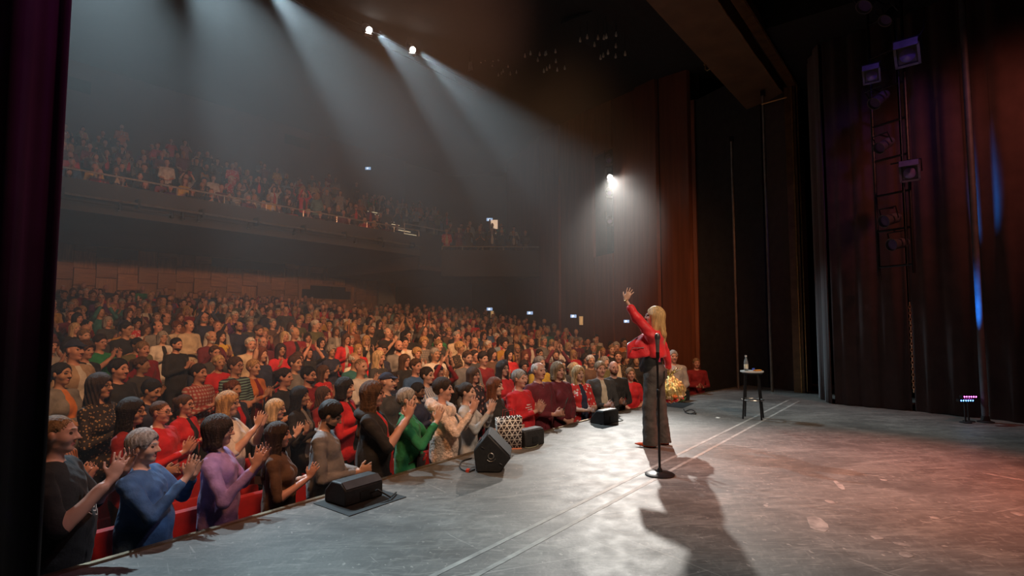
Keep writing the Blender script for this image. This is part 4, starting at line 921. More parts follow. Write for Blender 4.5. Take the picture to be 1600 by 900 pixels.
p = at_d(772, 356, 29.0); o = empty('door_1', (p.x, p.y, p.z - .9), HEAD - PI / 2); struct(o, 'open doorway with warm light behind the side box', 'door')
MB().box((0, .3, .9), (.36, .06, .95)).build('lit_opening', M('lit_corridor', (.9, .6, .4), .6, emit=((1, .68, .45), .75)), o)
for x in (-.24, .24): MB().box((x, .2, .9), (.08, .12, 1.0)).build('jamb', PANELWOOD, o)
for px, py, d in ((908, 501, 20.6), (769, 491, 27.0)):
    o = empty('wall_lamp', at_d(px, py, d), HEAD - PI / 2); tag(o, 'small brass wall lamp below an exit sign' if px > 800 else 'slim brass wall lamp in the dark rear corner', 'lamp')
    MB().lathe([(.07, -.16), (.075, .16), (.065, .16), (.06, -.16)], n=12).build('shade', M('glowing_brass_shade', (.7, .45, .2), .4, .4, emit=((1, .6, .25), .35)), o); MB().box((0, .10, 0), (.06, .12, .06)).build('bracket', BRASS, o)
# projection windows in the balcony rear wall, stage left fittings
for px, py, w in ((122, 133, .9), (465, 222, 1.6)):
    p = on_y(px, py, 29.0); MB().box((p.x, 28.99, p.z), (w, .06, .55)).build('window_1' if px < 200 else 'window_2', M('dark_green_glass', (.02, .04, .035), .2)); struct(bpy.data.objects['window_1' if px < 200 else 'window_2'], 'dark projection window in the rear wall', 'window')
# ------------------------------------------------------------------ the performer
SKIN_P = M('performer_skin', (.62, .36, .26), .5, var=.06, scale=10); SKIN_P.node_tree.nodes['Principled BSDF'].inputs['Subsurface Weight'].default_value = 0
RED = M('red_suede_jacket', (.72, .022, .030), .55, var=.15, scale=9, bump=.25, bscale=35, sheen=.15)
DENIM = M('washed_black_denim', (.075, .062, .056), .75, var=.28, scale=14, bump=.3, bscale=30)
TOPB = M('black_satin_top', (.018, .018, .018), .45, var=.2, bump=.3, bscale=22)
def performer():
    hs = .0085; R = rotm(.12, .10, .0)
    # arms (local: facing +Y, X to her right)
    SL, EL, WL = vec(-.165, .0, 1.405), vec(-.215, .175, 1.615), vec(-.235, .315, 1.855)
    SR, ER, WR = vec(.170, -.02, 1.390), vec(.285, -.115, 1.175), vec(.335, -.155, .965)
    grid = lambda z0, z1, x0=-.42, x1=.46, y0=-.36, y1=.50, h=hs: SDF(axis((x0, x1, h)), axis((y0, y1, h)), axis((z0, z1, h)))
    legL = [vec(-.085, .01, .90), vec(-.105, .06, .50), vec(-.115, .045, .07)]
    legR = [vec(.085, -.01, .90), vec(.10, -.05, .50), vec(.115, -.085, .07)]
    # body: one continuous skin
    g = SDF(axis((-.42, .46, .0085)), axis((-.36, .50, .0085)), axis((-.01, 1.30, .02), (1.30, 2.12, .0075)))
    for a, b, c in (legL, legR):
        g.cone(a, b, .075, .052, k=.03); g.cone(b, c, .050, .036, k=.03); g.cone(c + vec(0, 0, -.02), c + vec(0, .13, -.045), .032, .022, k=.02)
    g.cone((0, 0, .88), (0, 0, 1.0), (.15, .10), (.13, .09), k=.04); g.cone((0, .0, 1.0), (0, .0, 1.3), (.125, .09), (.145, .10), k=.05)
    g.cone((-.10, -.01, 1.39), (.10, -.01, 1.39), .06, .06, k=.05); g.cone((0, -.025, 1.43), (0, -.01, 1.58), .045, .043, k=.02)
    head_prims(g, R, 1, 0)
    for S, E, W in ((SL, EL, WL), (SR, ER, WR)):
        g.cone(S, E, .043, .034, k=.03); g.cone(E, W, .033, .022, k=.015)
    # open waving hand: fingers back, thumb up
    hand_prims(g, WL, (.05, -.45, .85), (1, .0, .05), (0, .8, .5), curl=.08, spread=.20, sc=1.0)
    hand_prims(g, WR, (.10, -.10, -1), (-.9, .2, 0), (0, 1, .1), curl=.75, spread=.02, sc=.95)
    me = g.mesh('person', smooth=1)
    lip, eye = M('performer_lips', (.45, .12, .11), .4), M('dark_eye', (.03, .02, .015), .2)
    for q in (SKIN_P, RED, DENIM, SKIN_P, TOPB, lip, eye, DENIM, M('blond_brow', (.35, .22, .09), .6), SKIN_P, SKIN_P): me.materials.append(q)
    o = link('person', me); tag(o, 'woman in short red jacket on stage raising one arm to the audience', 'person')
    # black top
    g = grid(.93, 1.46); w = folds(.006, 4)
    g.cone((0, .04, 1.00), (0, .035, 1.14), (.178, .150), (.165, .140), k=.03, wob=w); g.cone((0, .03, 1.14), (0, .01, 1.36), (.16, .13), (.15, .10), k=.04, wob=w)
    for s in (-1, 1): g.ell((s * .07, .095, 1.27), (.07, .055, .065), k=.04)
    q = link('top', g.mesh('top'), o); q.data.materials.append(TOPB)
    # jeans, wide at the hem
    g = SDF(axis((-.25, .25, .009)), axis((-.22, .22, .009)), axis((.02, 1.04, .012))); w = folds(.0042, 8)
    for a, b, c in (legL, legR):
        g.cone(a, b, (.102, .108), (.078, .080), k=.03, wob=w); g.cone(b, c + vec(0, 0, -.03), (.078, .080), (.086, .098), k=.03, wob=w)
    g.cone((0, -.01, .90), (0, 0, 1.0), (.172, .130), (.160, .122), k=.05, wob=w)
    for s in (-1, 1): g.ell((s * .08, -.065, .91), (.09, .075, .085), k=.05)
    q = link('jeans', g.mesh('jeans'), o); q.data.materials.append(DENIM)
    pk = MB()
    for s in (-1, 1): pk.box((s * .085, -.146, .905), (.11, .006, .12))
    pk.build('back_pocket', DENIM, q)
    # jacket with raised and lowered sleeve, flap swinging open
    g = grid(.90, 1.95, h=.0085); w = folds(.008, 2)
    g.cone((0, -.012, 1.15), (0, -.005, 1.33), (.185, .140), (.185, .125), k=.04, wob=w)
    g.cone((-.115, -.012, 1.385), (.115, -.012, 1.385), .082, .082, k=.05, wob=w)
    g.ell((0, .22, 1.20), (.10, .17, .30), k=.01, op='s')                      # open front
    g.ell((0, .02, 1.04), (.30, .30, .095), k=.01, op='s')                     # short hem
    g.cone(SL, EL, .074, .058, k=.05, wob=w); g.cone(EL, EL + (WL - EL) * .48, .058, .050, k=.03, wob=w); g.cone(EL + (WL - EL) * .42, EL + (WL - EL) * .54, .054, .054, k=.008)
    g.cone(SR, ER, .072, .058, k=.05, wob=w); g.cone(ER, ER + (WR - ER) * .90, .056, .044, k=.03, wob=w)
    for i in range(6):                                                          # stand collar
        a0, a1 = [PI * (1.0 + (i + t) / 6) for t in (0, 1)]; pt = lambda a: vec(.078 * math.cos(a), -.02 + .07 * math.sin(a), 1.455)
        g.cone(pt(a0), pt(a1), .022, .022, k=.012)
    g.ell((.155, .12, 1.23), (.022, .10, .15), rotm(-.2), k=.03, wob=w)
    jk = link('jacket', g.mesh('jacket'), o); jk.data.materials.append(RED)
    # the open front panel, a sheet from armpit to the swinging front edge
    rows = []
    for t in np.linspace(0, 1, 13):
        A = vec(-.150, .02, 1.42) * (1 - t) + vec(-.190, .03, 1.145) * t
        k0, k1, k2 = vec(-.085, .12, 1.43), vec(-.165, .315, 1.285), vec(-.175, .320, 1.105)
        B = k0 + (k1 - k0) * (t / .45) if t < .45 else k1 + (k2 - k1) * ((t - .45) / .55)
        rows.append([A + (B - A) * u + vec(-.010 * math.sin(PI * u) - .007 * math.sin(11 * u + 6 * t), 0, -.012 * math.sin(PI * u) * t) for u in np.linspace(0, 1, 13)])
    P2 = np.array(rows).reshape(-1, 3); F2 = np.array([[i * 13 + j, i * 13 + j + 1, (i + 1) * 13 + j + 1, (i + 1) * 13 + j] for i in range(12) for j in range(12)])
    fp = link('front_panel', raw_mesh('front_panel', P2, F2), jk); fp.data.materials.append(RED); fp.modifiers.new('thick', 'SOLIDIFY').thickness = .014
    S2 = lambda t, u, o=-.016: tuple(rows[t][u] + vec(o, 0, 0))
    MB().tube([S2(7, 3), S2(7, 6), S2(7, 9), S2(9, 10)], .005, 6).build('zipper', METAL, jk)
    MB().tube([S2(i, 12, -.006) for i in range(2, 13)], .004, 5).build('zipper', METAL, jk)
    # long blond hair falling down the back
    hm = M('blond_hair', (.50, .31, .12), .45, var=.4, scale=9, stretch=(9, 9, .6), bump=.35, bscale=40)
    g = SDF(axis((-.17, .17, .008)), axis((-.26, .16, .008)), axis((1.12, 1.82, .008)))
    st = lambda amp, f: (lambda X, Y, Z: amp * (np.sin(f * np.arctan2(X, -Y + .05) + 10 * Z + 2 * np.sin(17 * Z)) * .6 + np.sin(f * 2.1 * np.arctan2(X, -Y + .05) + 23 * Z) * .4))
    g.ell((0, -.018, 1.672), (.096, .118, .108), k=0, wob=st(.004, 18)); g.cone((0, -.06, 1.64), (.01, -.118, 1.42), (.098, .066), (.088, .046), k=.04, wob=st(.008, 20)); g.cone((.01, -.118, 1.43), (.02, -.140, 1.27), (.078, .042), (.035, .022), k=.03, wob=st(.009, 22))
    for s in (-1, 1): g.cone((s * .075, -.01, 1.66), (s * .085, -.03, 1.44), (.028, .055), (.020, .035), k=.03, wob=st(.005, 24))
    g.ell((0, .112, 1.602), (.062, .095, .100), k=.012, op='s'); g.ell((0, -.012, 1.655), (.073, .094, .088), k=.004, op='s')
    h = link('hair', g.mesh('hair'), o); h.data.materials.append(hm); piv = Matrix.Translation(Vector(NECK)) @ Matrix(R.tolist()).to_4x4() @ Matrix.Translation(-Vector(NECK)); h.matrix_local = piv
    gl = link('glasses', make_glasses('glasses'), o); gl.data.materials.append(M('dark_frame', (.03, .02, .02), .3)); gl.matrix_local = piv
    # shoes
    sm = M('orange_red_shoe', (.90, .10, .02), .35)
    for a in (legL[2], legR[2]):
        b = a + vec(0, 0, -.07); k = MB()
        k.lathe([(.0, -.10), (.034, -.085), (.043, -.03), (.044, .04), (.03, .11), (.008, .175), (.0, .18)], tuple(b + vec(0, .02, .032)), n=14, R=Matrix(((1, 0, 0), (0, 0, 1), (0, .75, 0))))
        q = k.build('shoe', sm, o); MB().box(tuple(b + vec(0, -.05, .012)), (.04, .04, .024)).build('heel', BLKMETAL, q)
    d = nrm(WL - EL); u = nrm(np.cross(d, (1, 0, 0))); v2 = np.cross(d, u); c = WL - d * .012
    MB().tube([tuple(c + .028 * (u * math.cos(t) + v2 * math.sin(t))) for t in [2 * PI * i / 14 for i in range(14)]], .006, 6, closed=True).build('bracelet', BRASS, o)
    o.location = (6.60, 2.90, .0); o.rotation_euler.z = math.radians(17); s = .98; o.scale = (s, s, s)
    return o, WR
perf, WR = performer()
# bouquet held head down
bpy.context.view_layer.update()
hp = perf.matrix_world @ Vector(WR + vec(.012, -.01, -.075))
o = empty('flower_bouquet', (hp.x, hp.y, hp.z), .4); tag(o, 'bouquet wrapped in gold foil hanging from the performer\'s hand', 'bouquet')
FOIL = M('crumpled_gold_foil', (.85, .62, .26), .30, .7, var=.45, scale=26, bump=1.0, bscale=30)
g = SDF(axis((-.24, .24, .009)), axis((-.24, .24, .009)), axis((-.45, .13, .009)))
cr = lambda X, Y, Z: .016 * np.sin(60 * X + 25 * Z + 3 * np.sin(40 * Y)) * np.sin(55 * Y - 30 * Z) + .007 * np.sin(15 * np.arctan2(Y, X) + 20 * Z)
g.cone((0, 0, -.02), (0, 0, -.12), .030, .110, k=.03, wob=cr); g.ell((0, 0, -.215), (.190, .180, .150), k=.04, wob=cr)
w = link('foil_wrap', g.mesh('foil_wrap'), o); w.data.materials.append(FOIL)
g = SDF(axis((-.2, .2, .009)), axis((-.2, .2, .009)), axis((-.06, .14, .009)))
for i in range(16):
    a = i * 2.4; r = .055 + .065 * (i % 3) / 2; g.cone((0, 0, -.03), (r * 1.3 * math.cos(a), r * 1.3 * math.sin(a), .045 + .012 * (i % 4)), (.010, .006), (.017, .005), k=.004)
b = link('ribbon_bow', g.mesh('ribbon_bow'), o); b.data.materials.append(M('olive_gold_ribbon', (.42, .36, .10), .3, .7, var=.4, scale=30))
petal = [M('rose_red', (.75, .03, .04), .6), M('rose_orange', (.85, .22, .05), .6), M('rose_cream', (.80, .60, .40), .6)]
fl = MB()
for k in range(3):
    for i in range(6 - k): a = i * 2 * PI / (6 - k) + k; fl.lathe([(.0, -.012), (.013, -.006), (.016, .004), (.006, .016), (0, .018)], (.014 * (2 - k) * math.cos(a), .014 * (2 - k) * math.sin(a), -.010 * k), n=7)
fm = fl.mesh('flower')
for i in range(26):
    a = i * 2.399; r = .165 * math.sqrt((i + .5) / 26); q = link('flower', fm.copy() if i < 3 else bpy.data.meshes['flower_kind_%d' % (i % 3)], o)
    if i < 3: q.data.name = 'flower_kind_%d' % i; q.data.materials.append(petal[i])
    q.location = (r * math.cos(a), r * math.sin(a), -.365 + .5 * r * r / .17 + .01 * (i % 3))
for i in range(8): a = i * .8; MB().prism([(0, 0), (.03, .02), (.05, .06), (.02, .05)], .003, (.15 * math.cos(a), .15 * math.sin(a), -.36), (math.cos(a), math.sin(a), 0), (0, 0, 1), (-math.sin(a), math.cos(a), 0)).build('leaf', M('bouquet_leaf', (.06, .14, .04), .6), o)
# ------------------------------------------------------------------ the audience
SKIN = {n: M('skin_' + n, c, .5, var=.06, scale=9) for n, c in dict(fair=(.60, .36, .27), rosy=(.58, .31, .23), tan=(.46, .26, .17), olive=(.40, .23, .15), brown=(.16, .085, .05)).items()}
LIPS, EYE = M('lips', (.36, .13, .11), .45), M('eye_dark', (.075, .05, .04), .2)
HAIRC = {n: M('hair_' + n.replace(' ', '_'), c, .55, var=.5, scale=7, stretch=(9, 9, .8), bump=.6, bscale=30) for n, c in {'black': (.012, .010, .010), 'dark brown': (.030, .017, .011), 'brown': (.085, .042, .020), 'auburn': (.16, .05, .02), 'blond': (.48, .30, .13), 'light blond': (.62, .46, .26), 'grey': (.33, .32, .31), 'white': (.62, .60, .57), 'sandy': (.24, .15, .075)}.items()}
TOPC = {'black': (.014, .014, .015), 'charcoal': (.05, .05, .052), 'grey': (.20, .20, .20), 'light grey': (.42, .41, .40), 'white': (.66, .64, .60), 'cream': (.56, .48, .36), 'beige': (.42, .31, .21), 'brown': (.11, .06, .035), 'navy': (.020, .026, .062), 'blue': (.05, .13, .30), 'light blue': (.25, .36, .50), 'teal': (.03, .16, .17), 'green': (.02, .24, .10), 'olive': (.11, .11, .045), 'yellow': (.62, .42, .05), 'mustard': (.42, .24, .03), 'orange': (.58, .19, .04), 'red': (.55, .014, .022), 'dark red': (.22, .010, .014), 'burgundy': (.13, .012, .022), 'pink': (.62, .26, .28), 'lilac': (.40, .25, .50), 'purple': (.13, .035, .17), 'salmon': (.62, .30, .22)}
TOP = {n: M('cloth_' + n.replace(' ', '_'), c, .8, var=.22, scale=9, bump=.55, bscale=15, sheen=.08) for n, c in TOPC.items()}
def pattern_mat(name, kind, c1, c2):
    m, nt, N, L, b = nodes_of(name); tc = N.new('ShaderNodeTexCoord'); mx = N.new('ShaderNodeMix'); mx.data_type = 'RGBA'; mx.inputs[6].default_value = (*c1, 1); mx.inputs[7].default_value = (*c2, 1)
    if kind in ('stripes', 'upright'):
        w = N.new('ShaderNodeTexWave'); w.wave_type = 'BANDS'; w.bands_direction = 'Z' if kind == 'stripes' else 'X'; w.inputs['Scale'].default_value = 9; w.inputs['Distortion'].default_value = .6; L.new(tc.outputs['Object'], w.inputs['Vector'])
        r = N.new('ShaderNodeMath'); r.operation = 'GREATER_THAN'; r.inputs[1].default_value = .5; L.new(w.outputs['Fac'], r.inputs[0]); L.new(r.outputs[0], mx.inputs[0])
    elif kind == 'plaid':
        o = []
        for d in 'XZ':
            w = N.new('ShaderNodeTexWave'); w.bands_direction = d; w.inputs['Scale'].default_value = 7; L.new(tc.outputs['Object'], w.inputs['Vector']); o.append(w.outputs['Fac'])
        r = N.new('ShaderNodeMath'); r.operation = 'MULTIPLY'; L.new(o[0], r.inputs[0]); L.new(o[1], r.inputs[1]); L.new(r.outputs[0], mx.inputs[0])
    else:
        v = N.new('ShaderNodeTexVoronoi'); v.inputs['Scale'].default_value = 17 if kind == 'floral' else 38; L.new(tc.outputs['Object'], v.inputs['Vector'])
        r = N.new('ShaderNodeMath'); r.operation = 'LESS_THAN'; r.inputs[1].default_value = .33 if kind == 'floral' else .30; L.new(v.outputs['Distance'], r.inputs[0]); L.new(r.outputs[0], mx.inputs[0])
    L.new(mx.outputs[2], b.inputs['Base Color']); b.inputs['Roughness'].default_value = .8; return m
PAT = {'red and white floral': ('floral', (.60, .03, .03), (.75, .62, .58)), 'black and tan spotted': ('spots', (.018, .014, .012), (.34, .22, .10)), 'red and white plaid': ('plaid', (.34, .05, .05), (.60, .55, .52)), 'black and white striped': ('stripes', (.02, .02, .02), (.60, .58, .55)), 'teal and navy striped': ('stripes', (.03, .04, .07), (.22, .42, .40)), 'white and blue striped': ('upright', (.58, .57, .55), (.14, .2, .36)), 'dark floral': ('floral', (.03, .02, .025), (.40, .20, .16)), 'orange and brown striped': ('upright', (.42, .15, .05), (.10, .05, .03)), 'grey plaid': ('plaid', (.10, .10, .11), (.42, .40, .38))}
TOP['peach fleece'] = M('cloth_peach_fleece', (.74, .56, .46), .95, var=.3, scale=22, bump=1.0, bscale=38, sheen=.3)
for n, (k, a, b_) in PAT.items(): TOP[n] = pattern_mat('cloth_' + n.replace(' ', '_'), k, a, b_)
TROU = {n: M('trousers_' + n, c, .8, var=.2, scale=12) for n, c in dict(black=(.014, .014, .016), denim=(.03, .045, .09), grey=(.09, .09, .09), sand=(.32, .25, .17)).items()}
SHOE = M('dark_shoe', (.02, .017, .015), .5); FRAME = M('spectacle_frame', (.025, .02, .018), .3)

BODY, HAIR = {}, {}
def body(pose, fem, fat, head, lod, seed=0, curl=.15, drop=None):
    k = (pose, fem, fat, head, lod, drop)
    if k not in BODY:
        me = make_body('person_%s' % pose, pose, fem, fat, head, lod, seed=seed + len(BODY), curl=curl, drop=drop)
        for _ in range(11): me.materials.append(SHOE)
        BODY[k] = me
    return BODY[k]
def hair_mesh(style, lod):
    if (style, lod) not in HAIR:
        me = make_hair('hair_' + style, style, lod); me.materials.append(SHOE); HAIR[(style, lod)] = me
    return HAIR[(style, lod)]
GLASSES = make_glasses('glasses'); GLASSES.materials.append(FRAME)
PERF = Vector((6.6, 2.9, 0))
def slots(d):
    sk = SKIN[d['skin']]; top = TOP[d['top']]; hc = HAIRC[d['hair']] if d['hair'] else sk
    return [sk, top, TROU[d.get('trousers', 'black')], sk if d.get('short') else top, TOP[d['panel']] if d.get('panel') else top, LIPS, EYE, SHOE, HAIRC.get(d['hair'] or 'grey'), HAIRC[d['hair']] if d.get('beard') and d['hair'] else sk, TOP[d['collar']] if d.get('collar') else top]
def set_slots(o, ms):
    for i, q in enumerate(ms): o.material_slots[i].link = 'OBJECT'; o.material_slots[i].material = q
def put_person(d, loc, rz, scale, lod, label, group=None):
    head = d.get('head', (0, 0, 0)); o = link('person', body(d['pose'], d['fem'], d.get('fat', 0.), head, lod)); set_slots(o, slots(d))
    o.location = loc; o.rotation_euler.z = rz; o.scale = (scale * d.get('wide', 1), scale * d.get('wide', 1), scale); tag(o, label, 'person', group)
    R = Matrix(rotm(*head).tolist()).to_4x4(); piv = Matrix.Translation(Vector(NECK)) @ R @ Matrix.Translation(-Vector(NECK))
    if d['style']:
        h = link('hair' if d['style'] != 'cap' else 'cap', hair_mesh(d['style'], lod), o); h.material_slots[0].link = 'OBJECT'; h.material_slots[0].material = HAIRC[d['hair']] if d['style'] != 'cap' else TOP['navy']; h.matrix_local = piv
    if d.get('glasses'): g = link('glasses', GLASSES, o); g.matrix_local = piv
    return o
def facing(x, y, mixin=.8, jit=0.):
    a = math.atan2(PERF.y - y, PERF.x - x); b = -PI / 2; return b + (a - b) * mixin + jit - PI / 2

# --- people who can be told apart near the stage: (head px, head-top py, row, traits, label)
P_ = lambda **k: k
NEAR = [
 (92, 648, 0, P_(pose='clap_open', fem=0, fat=.07, style='buzz', hair='sandy', skin='rosy', top='black', short=1, turn=.1), 'heavy man with cropped sandy hair in black polo shirt beside the curtain'),
 (226, 674, 0, P_(pose='clap_high', fem=0, fat=.08, style='spiky', hair='grey', skin='fair', top='blue', turn=-.1), 'grey haired man in blue shirt clapping at the stage edge'),
 (343, 650, 0, P_(pose='clap_open', fem=0, fat=.03, style='shaggy', hair='dark brown', skin='rosy', top='lilac', glasses=1), 'man with shaggy dark hair and glasses in lilac shirt'),
 (436, 660, 0, P_(pose='clap_chest', fem=1, fat=.03, style='long', hair='dark brown', skin='rosy', top='brown', short=1), 'woman with long dark hair in plain brown T-shirt at stage edge'),
 (508, 626, 0, P_(pose='clap_low', fem=0, fat=.05, style='spiky', hair='black', skin='tan', top='grey', beard=1, head=(0, -.42, 0)), 'bearded man in grey pullover looking down at his hands'),
 (583, 596, 0, P_(pose='clap_high', fem=0, fat=.05, style='long', hair='brown', skin='rosy', top='black', panel='red', short=1, glasses=1), 'tall man with long hair and black hoodie over red shirt'),
 (637, 607, 0, P_(pose='clap_high', fem=0, fat=.02, style='short', hair='grey', skin='fair', top='green'), 'grey haired person in bright green jacket wearing a red belt bag'),
 (693, 592, 0, P_(pose='clap_high', fem=1, fat=.05, style='side_part', hair='dark brown', skin='rosy', top='peach fleece', panel='charcoal'), 'short haired woman in puffy peach fleece coat at the stage edge'),
 (730, 598, 0, P_(pose='clap_high', fem=1, fat=.0, style='ponytail', hair='dark brown', skin='fair', top='light grey'), 'dark haired woman in light grey top beside the peach coat'),
 (774, 590, 0, P_(pose='clap_low', fem=1, fat=.03, style='long', hair='auburn', skin='fair', top='black', short=1), 'auburn haired woman in black top behind the patterned gift bag'),
 (812, 578, 0, P_(pose='clap_chest', fem=0, fat=.06, style='short', hair='grey', skin='rosy', top='red'), 'stout man in bright red hoodie with white chest print'),
 (842, 558, 0, P_(pose='clap_low', fem=0, fat=.05, style='balding', hair='white', skin='rosy', top='burgundy'), 'balding white haired man in burgundy sweater at the stage edge'),
 (872, 566, 0, P_(pose='hands_down', fem=1, fat=.06, style='bob', hair='sandy', skin='rosy', top='burgundy'), 'sandy haired woman in burgundy sweater with black shoulder strap'),
 (904, 572, 0, P_(pose='clap_low', fem=1, fat=.06, style='long_wavy', hair='blond', skin='fair', top='red and white floral', short=1, panel='navy'), 'blond woman in red and white floral blouse'),
 (938, 565, 0, P_(pose='clap_low', fem=0, fat=.04, style='short', hair='sandy', skin='rosy', top='charcoal', panel='cream'), 'man in open charcoal blazer over cream shirt clapping'),
 (959, 564, 0, P_(pose='clap_low', fem=0, fat=.04, style=None, hair='brown', skin='rosy', top='black', beard=1, collar='light grey'), 'bald bearded man in black shirt with pale collar'),
 (985, 575, 0, P_(pose='hands_down', fem=1, fat=.03, style='short', hair='sandy', skin='rosy', top='red', short=1), 'woman in plain red T-shirt beside the bald bearded man'),
 (1052, 546, 0, P_(pose='hands_down', fem=0, fat=.03, style='short', hair='grey', skin='rosy', top='light grey'), 'grey haired man in light grey shirt behind the bouquet'),
 (1088, 560, 0, P_(pose='clap_low', fem=0, fat=.02, style='short', hair='sandy', skin='rosy', top='dark red', trousers='sand'), 'man in dark red jacket at the far corner of the stage'),
 # second row
 (208, 622, 1, P_(pose='clap_low', fem=1, fat=.02, style='long', hair='black', skin='tan', top='dark red', glasses=1), 'woman with long black hair and glasses behind the blue shirt'),
 (252, 626, 1, P_(pose='clap_chest', fem=0, fat=.02, style='buzz', hair='brown', skin='rosy', top='red', glasses=1, collar='white'), 'man with cropped hair and glasses in red shirt behind the blue shirt'),
 (290, 617, 1, P_(pose='clap_chest', fem=1, fat=.02, style='ponytail', hair='brown', skin='rosy', top='red', panel='black', glasses=1), 'woman with glasses in red cardigan over black'),
 (358, 612, 1, P_(pose='clap_high', fem=1, fat=.04, style='bob', hair='blond', skin='fair', top='white', short=1, glasses=1), 'blond woman with glasses in white blouse behind the lilac shirt'),
 (432, 624, 1, P_(pose='clap_open', fem=1, fat=.02, style='bob', hair='light blond', skin='fair', top='black', glasses=1), 'woman with pale blond bob and glasses in black'),
 (470, 604, 1, P_(pose='clap_chest', fem=1, fat=.0, style='long', hair='black', skin='olive', top='black', panel='grey'), 'woman with long black hair in black behind the pale bob'),
 (506, 610, 1, P_(pose='clap_low', fem=1, fat=.02, style='long_wavy', hair='brown', skin='rosy', top='dark red'), 'woman with wavy brown hair in dark red behind the grey pullover'),
 (540, 590, 1, P_(pose='clap_chest', fem=1, fat=.02, style='bob', hair='black', skin='fair', top='red', panel='black'), 'woman with black bob in bright red jacket over black dress'),
 (606, 582, 1, P_(pose='clap_low', fem=0, fat=.0, style='cap', hair='black', skin='fair', top='charcoal'), 'man in navy cap behind the black hoodie'),
 (654, 600, 1, P_(pose='clap_chest', fem=0, fat=.0, style='spiky', hair='black', skin='brown', top='navy', beard=1), 'bearded man with black hair in navy behind the green jacket'),
 (668, 574, 1, P_(pose='clap_chest', fem=1, fat=.0, style='short', hair='dark brown', skin='fair', top='white and blue striped'), 'short haired woman in white and blue striped blouse'),
 (740, 574, 1, P_(pose='hands_down', fem=1, fat=.03, style='bob', hair='brown', skin='rosy', top='dark floral', glasses=1), 'woman with brown bob and glasses in dark floral dress'),
 (786, 564, 1, P_(pose='clap_chest', fem=1, fat=.0, style='long', hair='dark brown', skin='fair', top='red', glasses=1), 'dark haired woman with glasses in red behind the red hoodie'),
 # third and fourth rows
 (97, 567, 3, P_(pose='arms_folded', fem=1, fat=.02, style='ponytail', hair='black', skin='tan', top='grey', panel='orange'), 'dark haired woman in grey quilted jacket over orange by the curtain'),
 (158, 584, 2, P_(pose='clap_chest', fem=1, fat=.02, style='long_wavy', hair='dark brown', skin='tan', top='black and tan spotted', glasses=1), 'woman in black and tan spotted blouse with dark wavy hair'),
 (187, 561, 3, P_(pose='clap_low', fem=0, fat=.05, style='short', hair='black', skin='rosy', top='black'), 'broad man with short black hair in black shirt behind the spotted blouse'),
 (233, 592, 2, P_(pose='hands_down', fem=0, fat=.03, style='short', hair='black', skin='tan', top='navy', head=(0, -.3, 0)), 'man with short black hair in navy looking down'),
 (312, 569, 3, P_(pose='clap_chest', fem=0, fat=.02, style='short', hair='dark brown', skin='rosy', top='red and white plaid'), 'man in red and white plaid shirt with dark hair'),
 (369, 558, 3, P_(pose='arms_folded', fem=0, fat=.05, style='short', hair='brown', skin='rosy', top='teal and navy striped', glasses=1, collar='white', short=1), 'man with glasses in teal and navy striped rugby shirt'),
 (397, 562, 3, P_(pose='clap_chest', fem=1, fat=.0, style='short', hair='blond', skin='fair', top='orange', panel='dark red'), 'blond short haired woman in orange cardigan'),
 (483, 573, 2, P_(pose='clap_open', fem=0, fat=.02, style='short', hair='black', skin='rosy', top='dark red', beard=1, glasses=1, collar='light grey'), 'bearded man with glasses in dark red sweater'),
 (462, 555, 3, P_(pose='hands_down', fem=1, fat=.02, style='short', hair='brown', skin='fair', top='grey'), 'short haired woman in grey hooded top behind the dark red sweater'),
 (118, 531, 4, P_(pose='hands_down', fem=0, fat=.0, style='cap', hair='brown', skin='rosy', top='beige', panel='white'), 'man in navy cap and beige jacket over white shirt'),
 (224, 534, 5, P_(pose='hands_down', fem=0, fat=.04, style='short', hair='sandy', skin='rosy', top='dark red', short=1), 'man with short sandy hair in dark red polo shirt'),
 (411, 526, 6, P_(pose='arms_folded', fem=0, fat=.03, style='balding', hair='grey', skin='rosy', top='burgundy', panel='light grey', glasses=1, beard=1), 'bearded balding man in burgundy waistcoat over grey shirt'),
 (680, 544, 3, P_(pose='clap_chest', fem=0, fat=.04, style='short', hair='grey', skin='tan', top='white'), 'grey haired man in white shirt among darker clothes'),
 (549, 525, 7, P_(pose='clap_chest', fem=0, fat=.03, style='short', hair='grey', skin='rosy', top='green'), 'grey haired man in bright green pullover in the middle of the stalls'),
 (346, 517, 7, P_(pose='clap_chest', fem=1, fat=.0, style='long', hair='dark brown', skin='fair', top='yellow'), 'woman in bright yellow top in the middle of the stalls'),
]
for q_ in NEAR: q_[3]['fat'] = {0.: 0., .02: .03, .03: .03, .04: .03, .05: .06, .06: .06, .07: .075, .08: .075}[round(q_[3].get('fat', 0.), 2)]
placed = []; used = set()
for px, py, r, d, lab in NEAR:
    y = row_y(r) + (-.10 if r == 0 else 0)
    for _ in range(8):
        p = on_y(px, py, y)
        if all((p.x - a) ** 2 + (y - b_) ** 2 > .44 ** 2 for a, b_ in placed): break
        y += .14
    zf = row_z(max(0, int((y - ROW0 + .42) / PITCH_Y))); s = max(.86, min(1.12, (p.z + .005 - zf) / 1.765))
    put_person(d, (p.x, y, zf), facing(p.x, y, .75, d.get('turn', 0.)), s, 0, lab, 'audience near the stage'); placed.append((p.x, y)); used.add(lab)

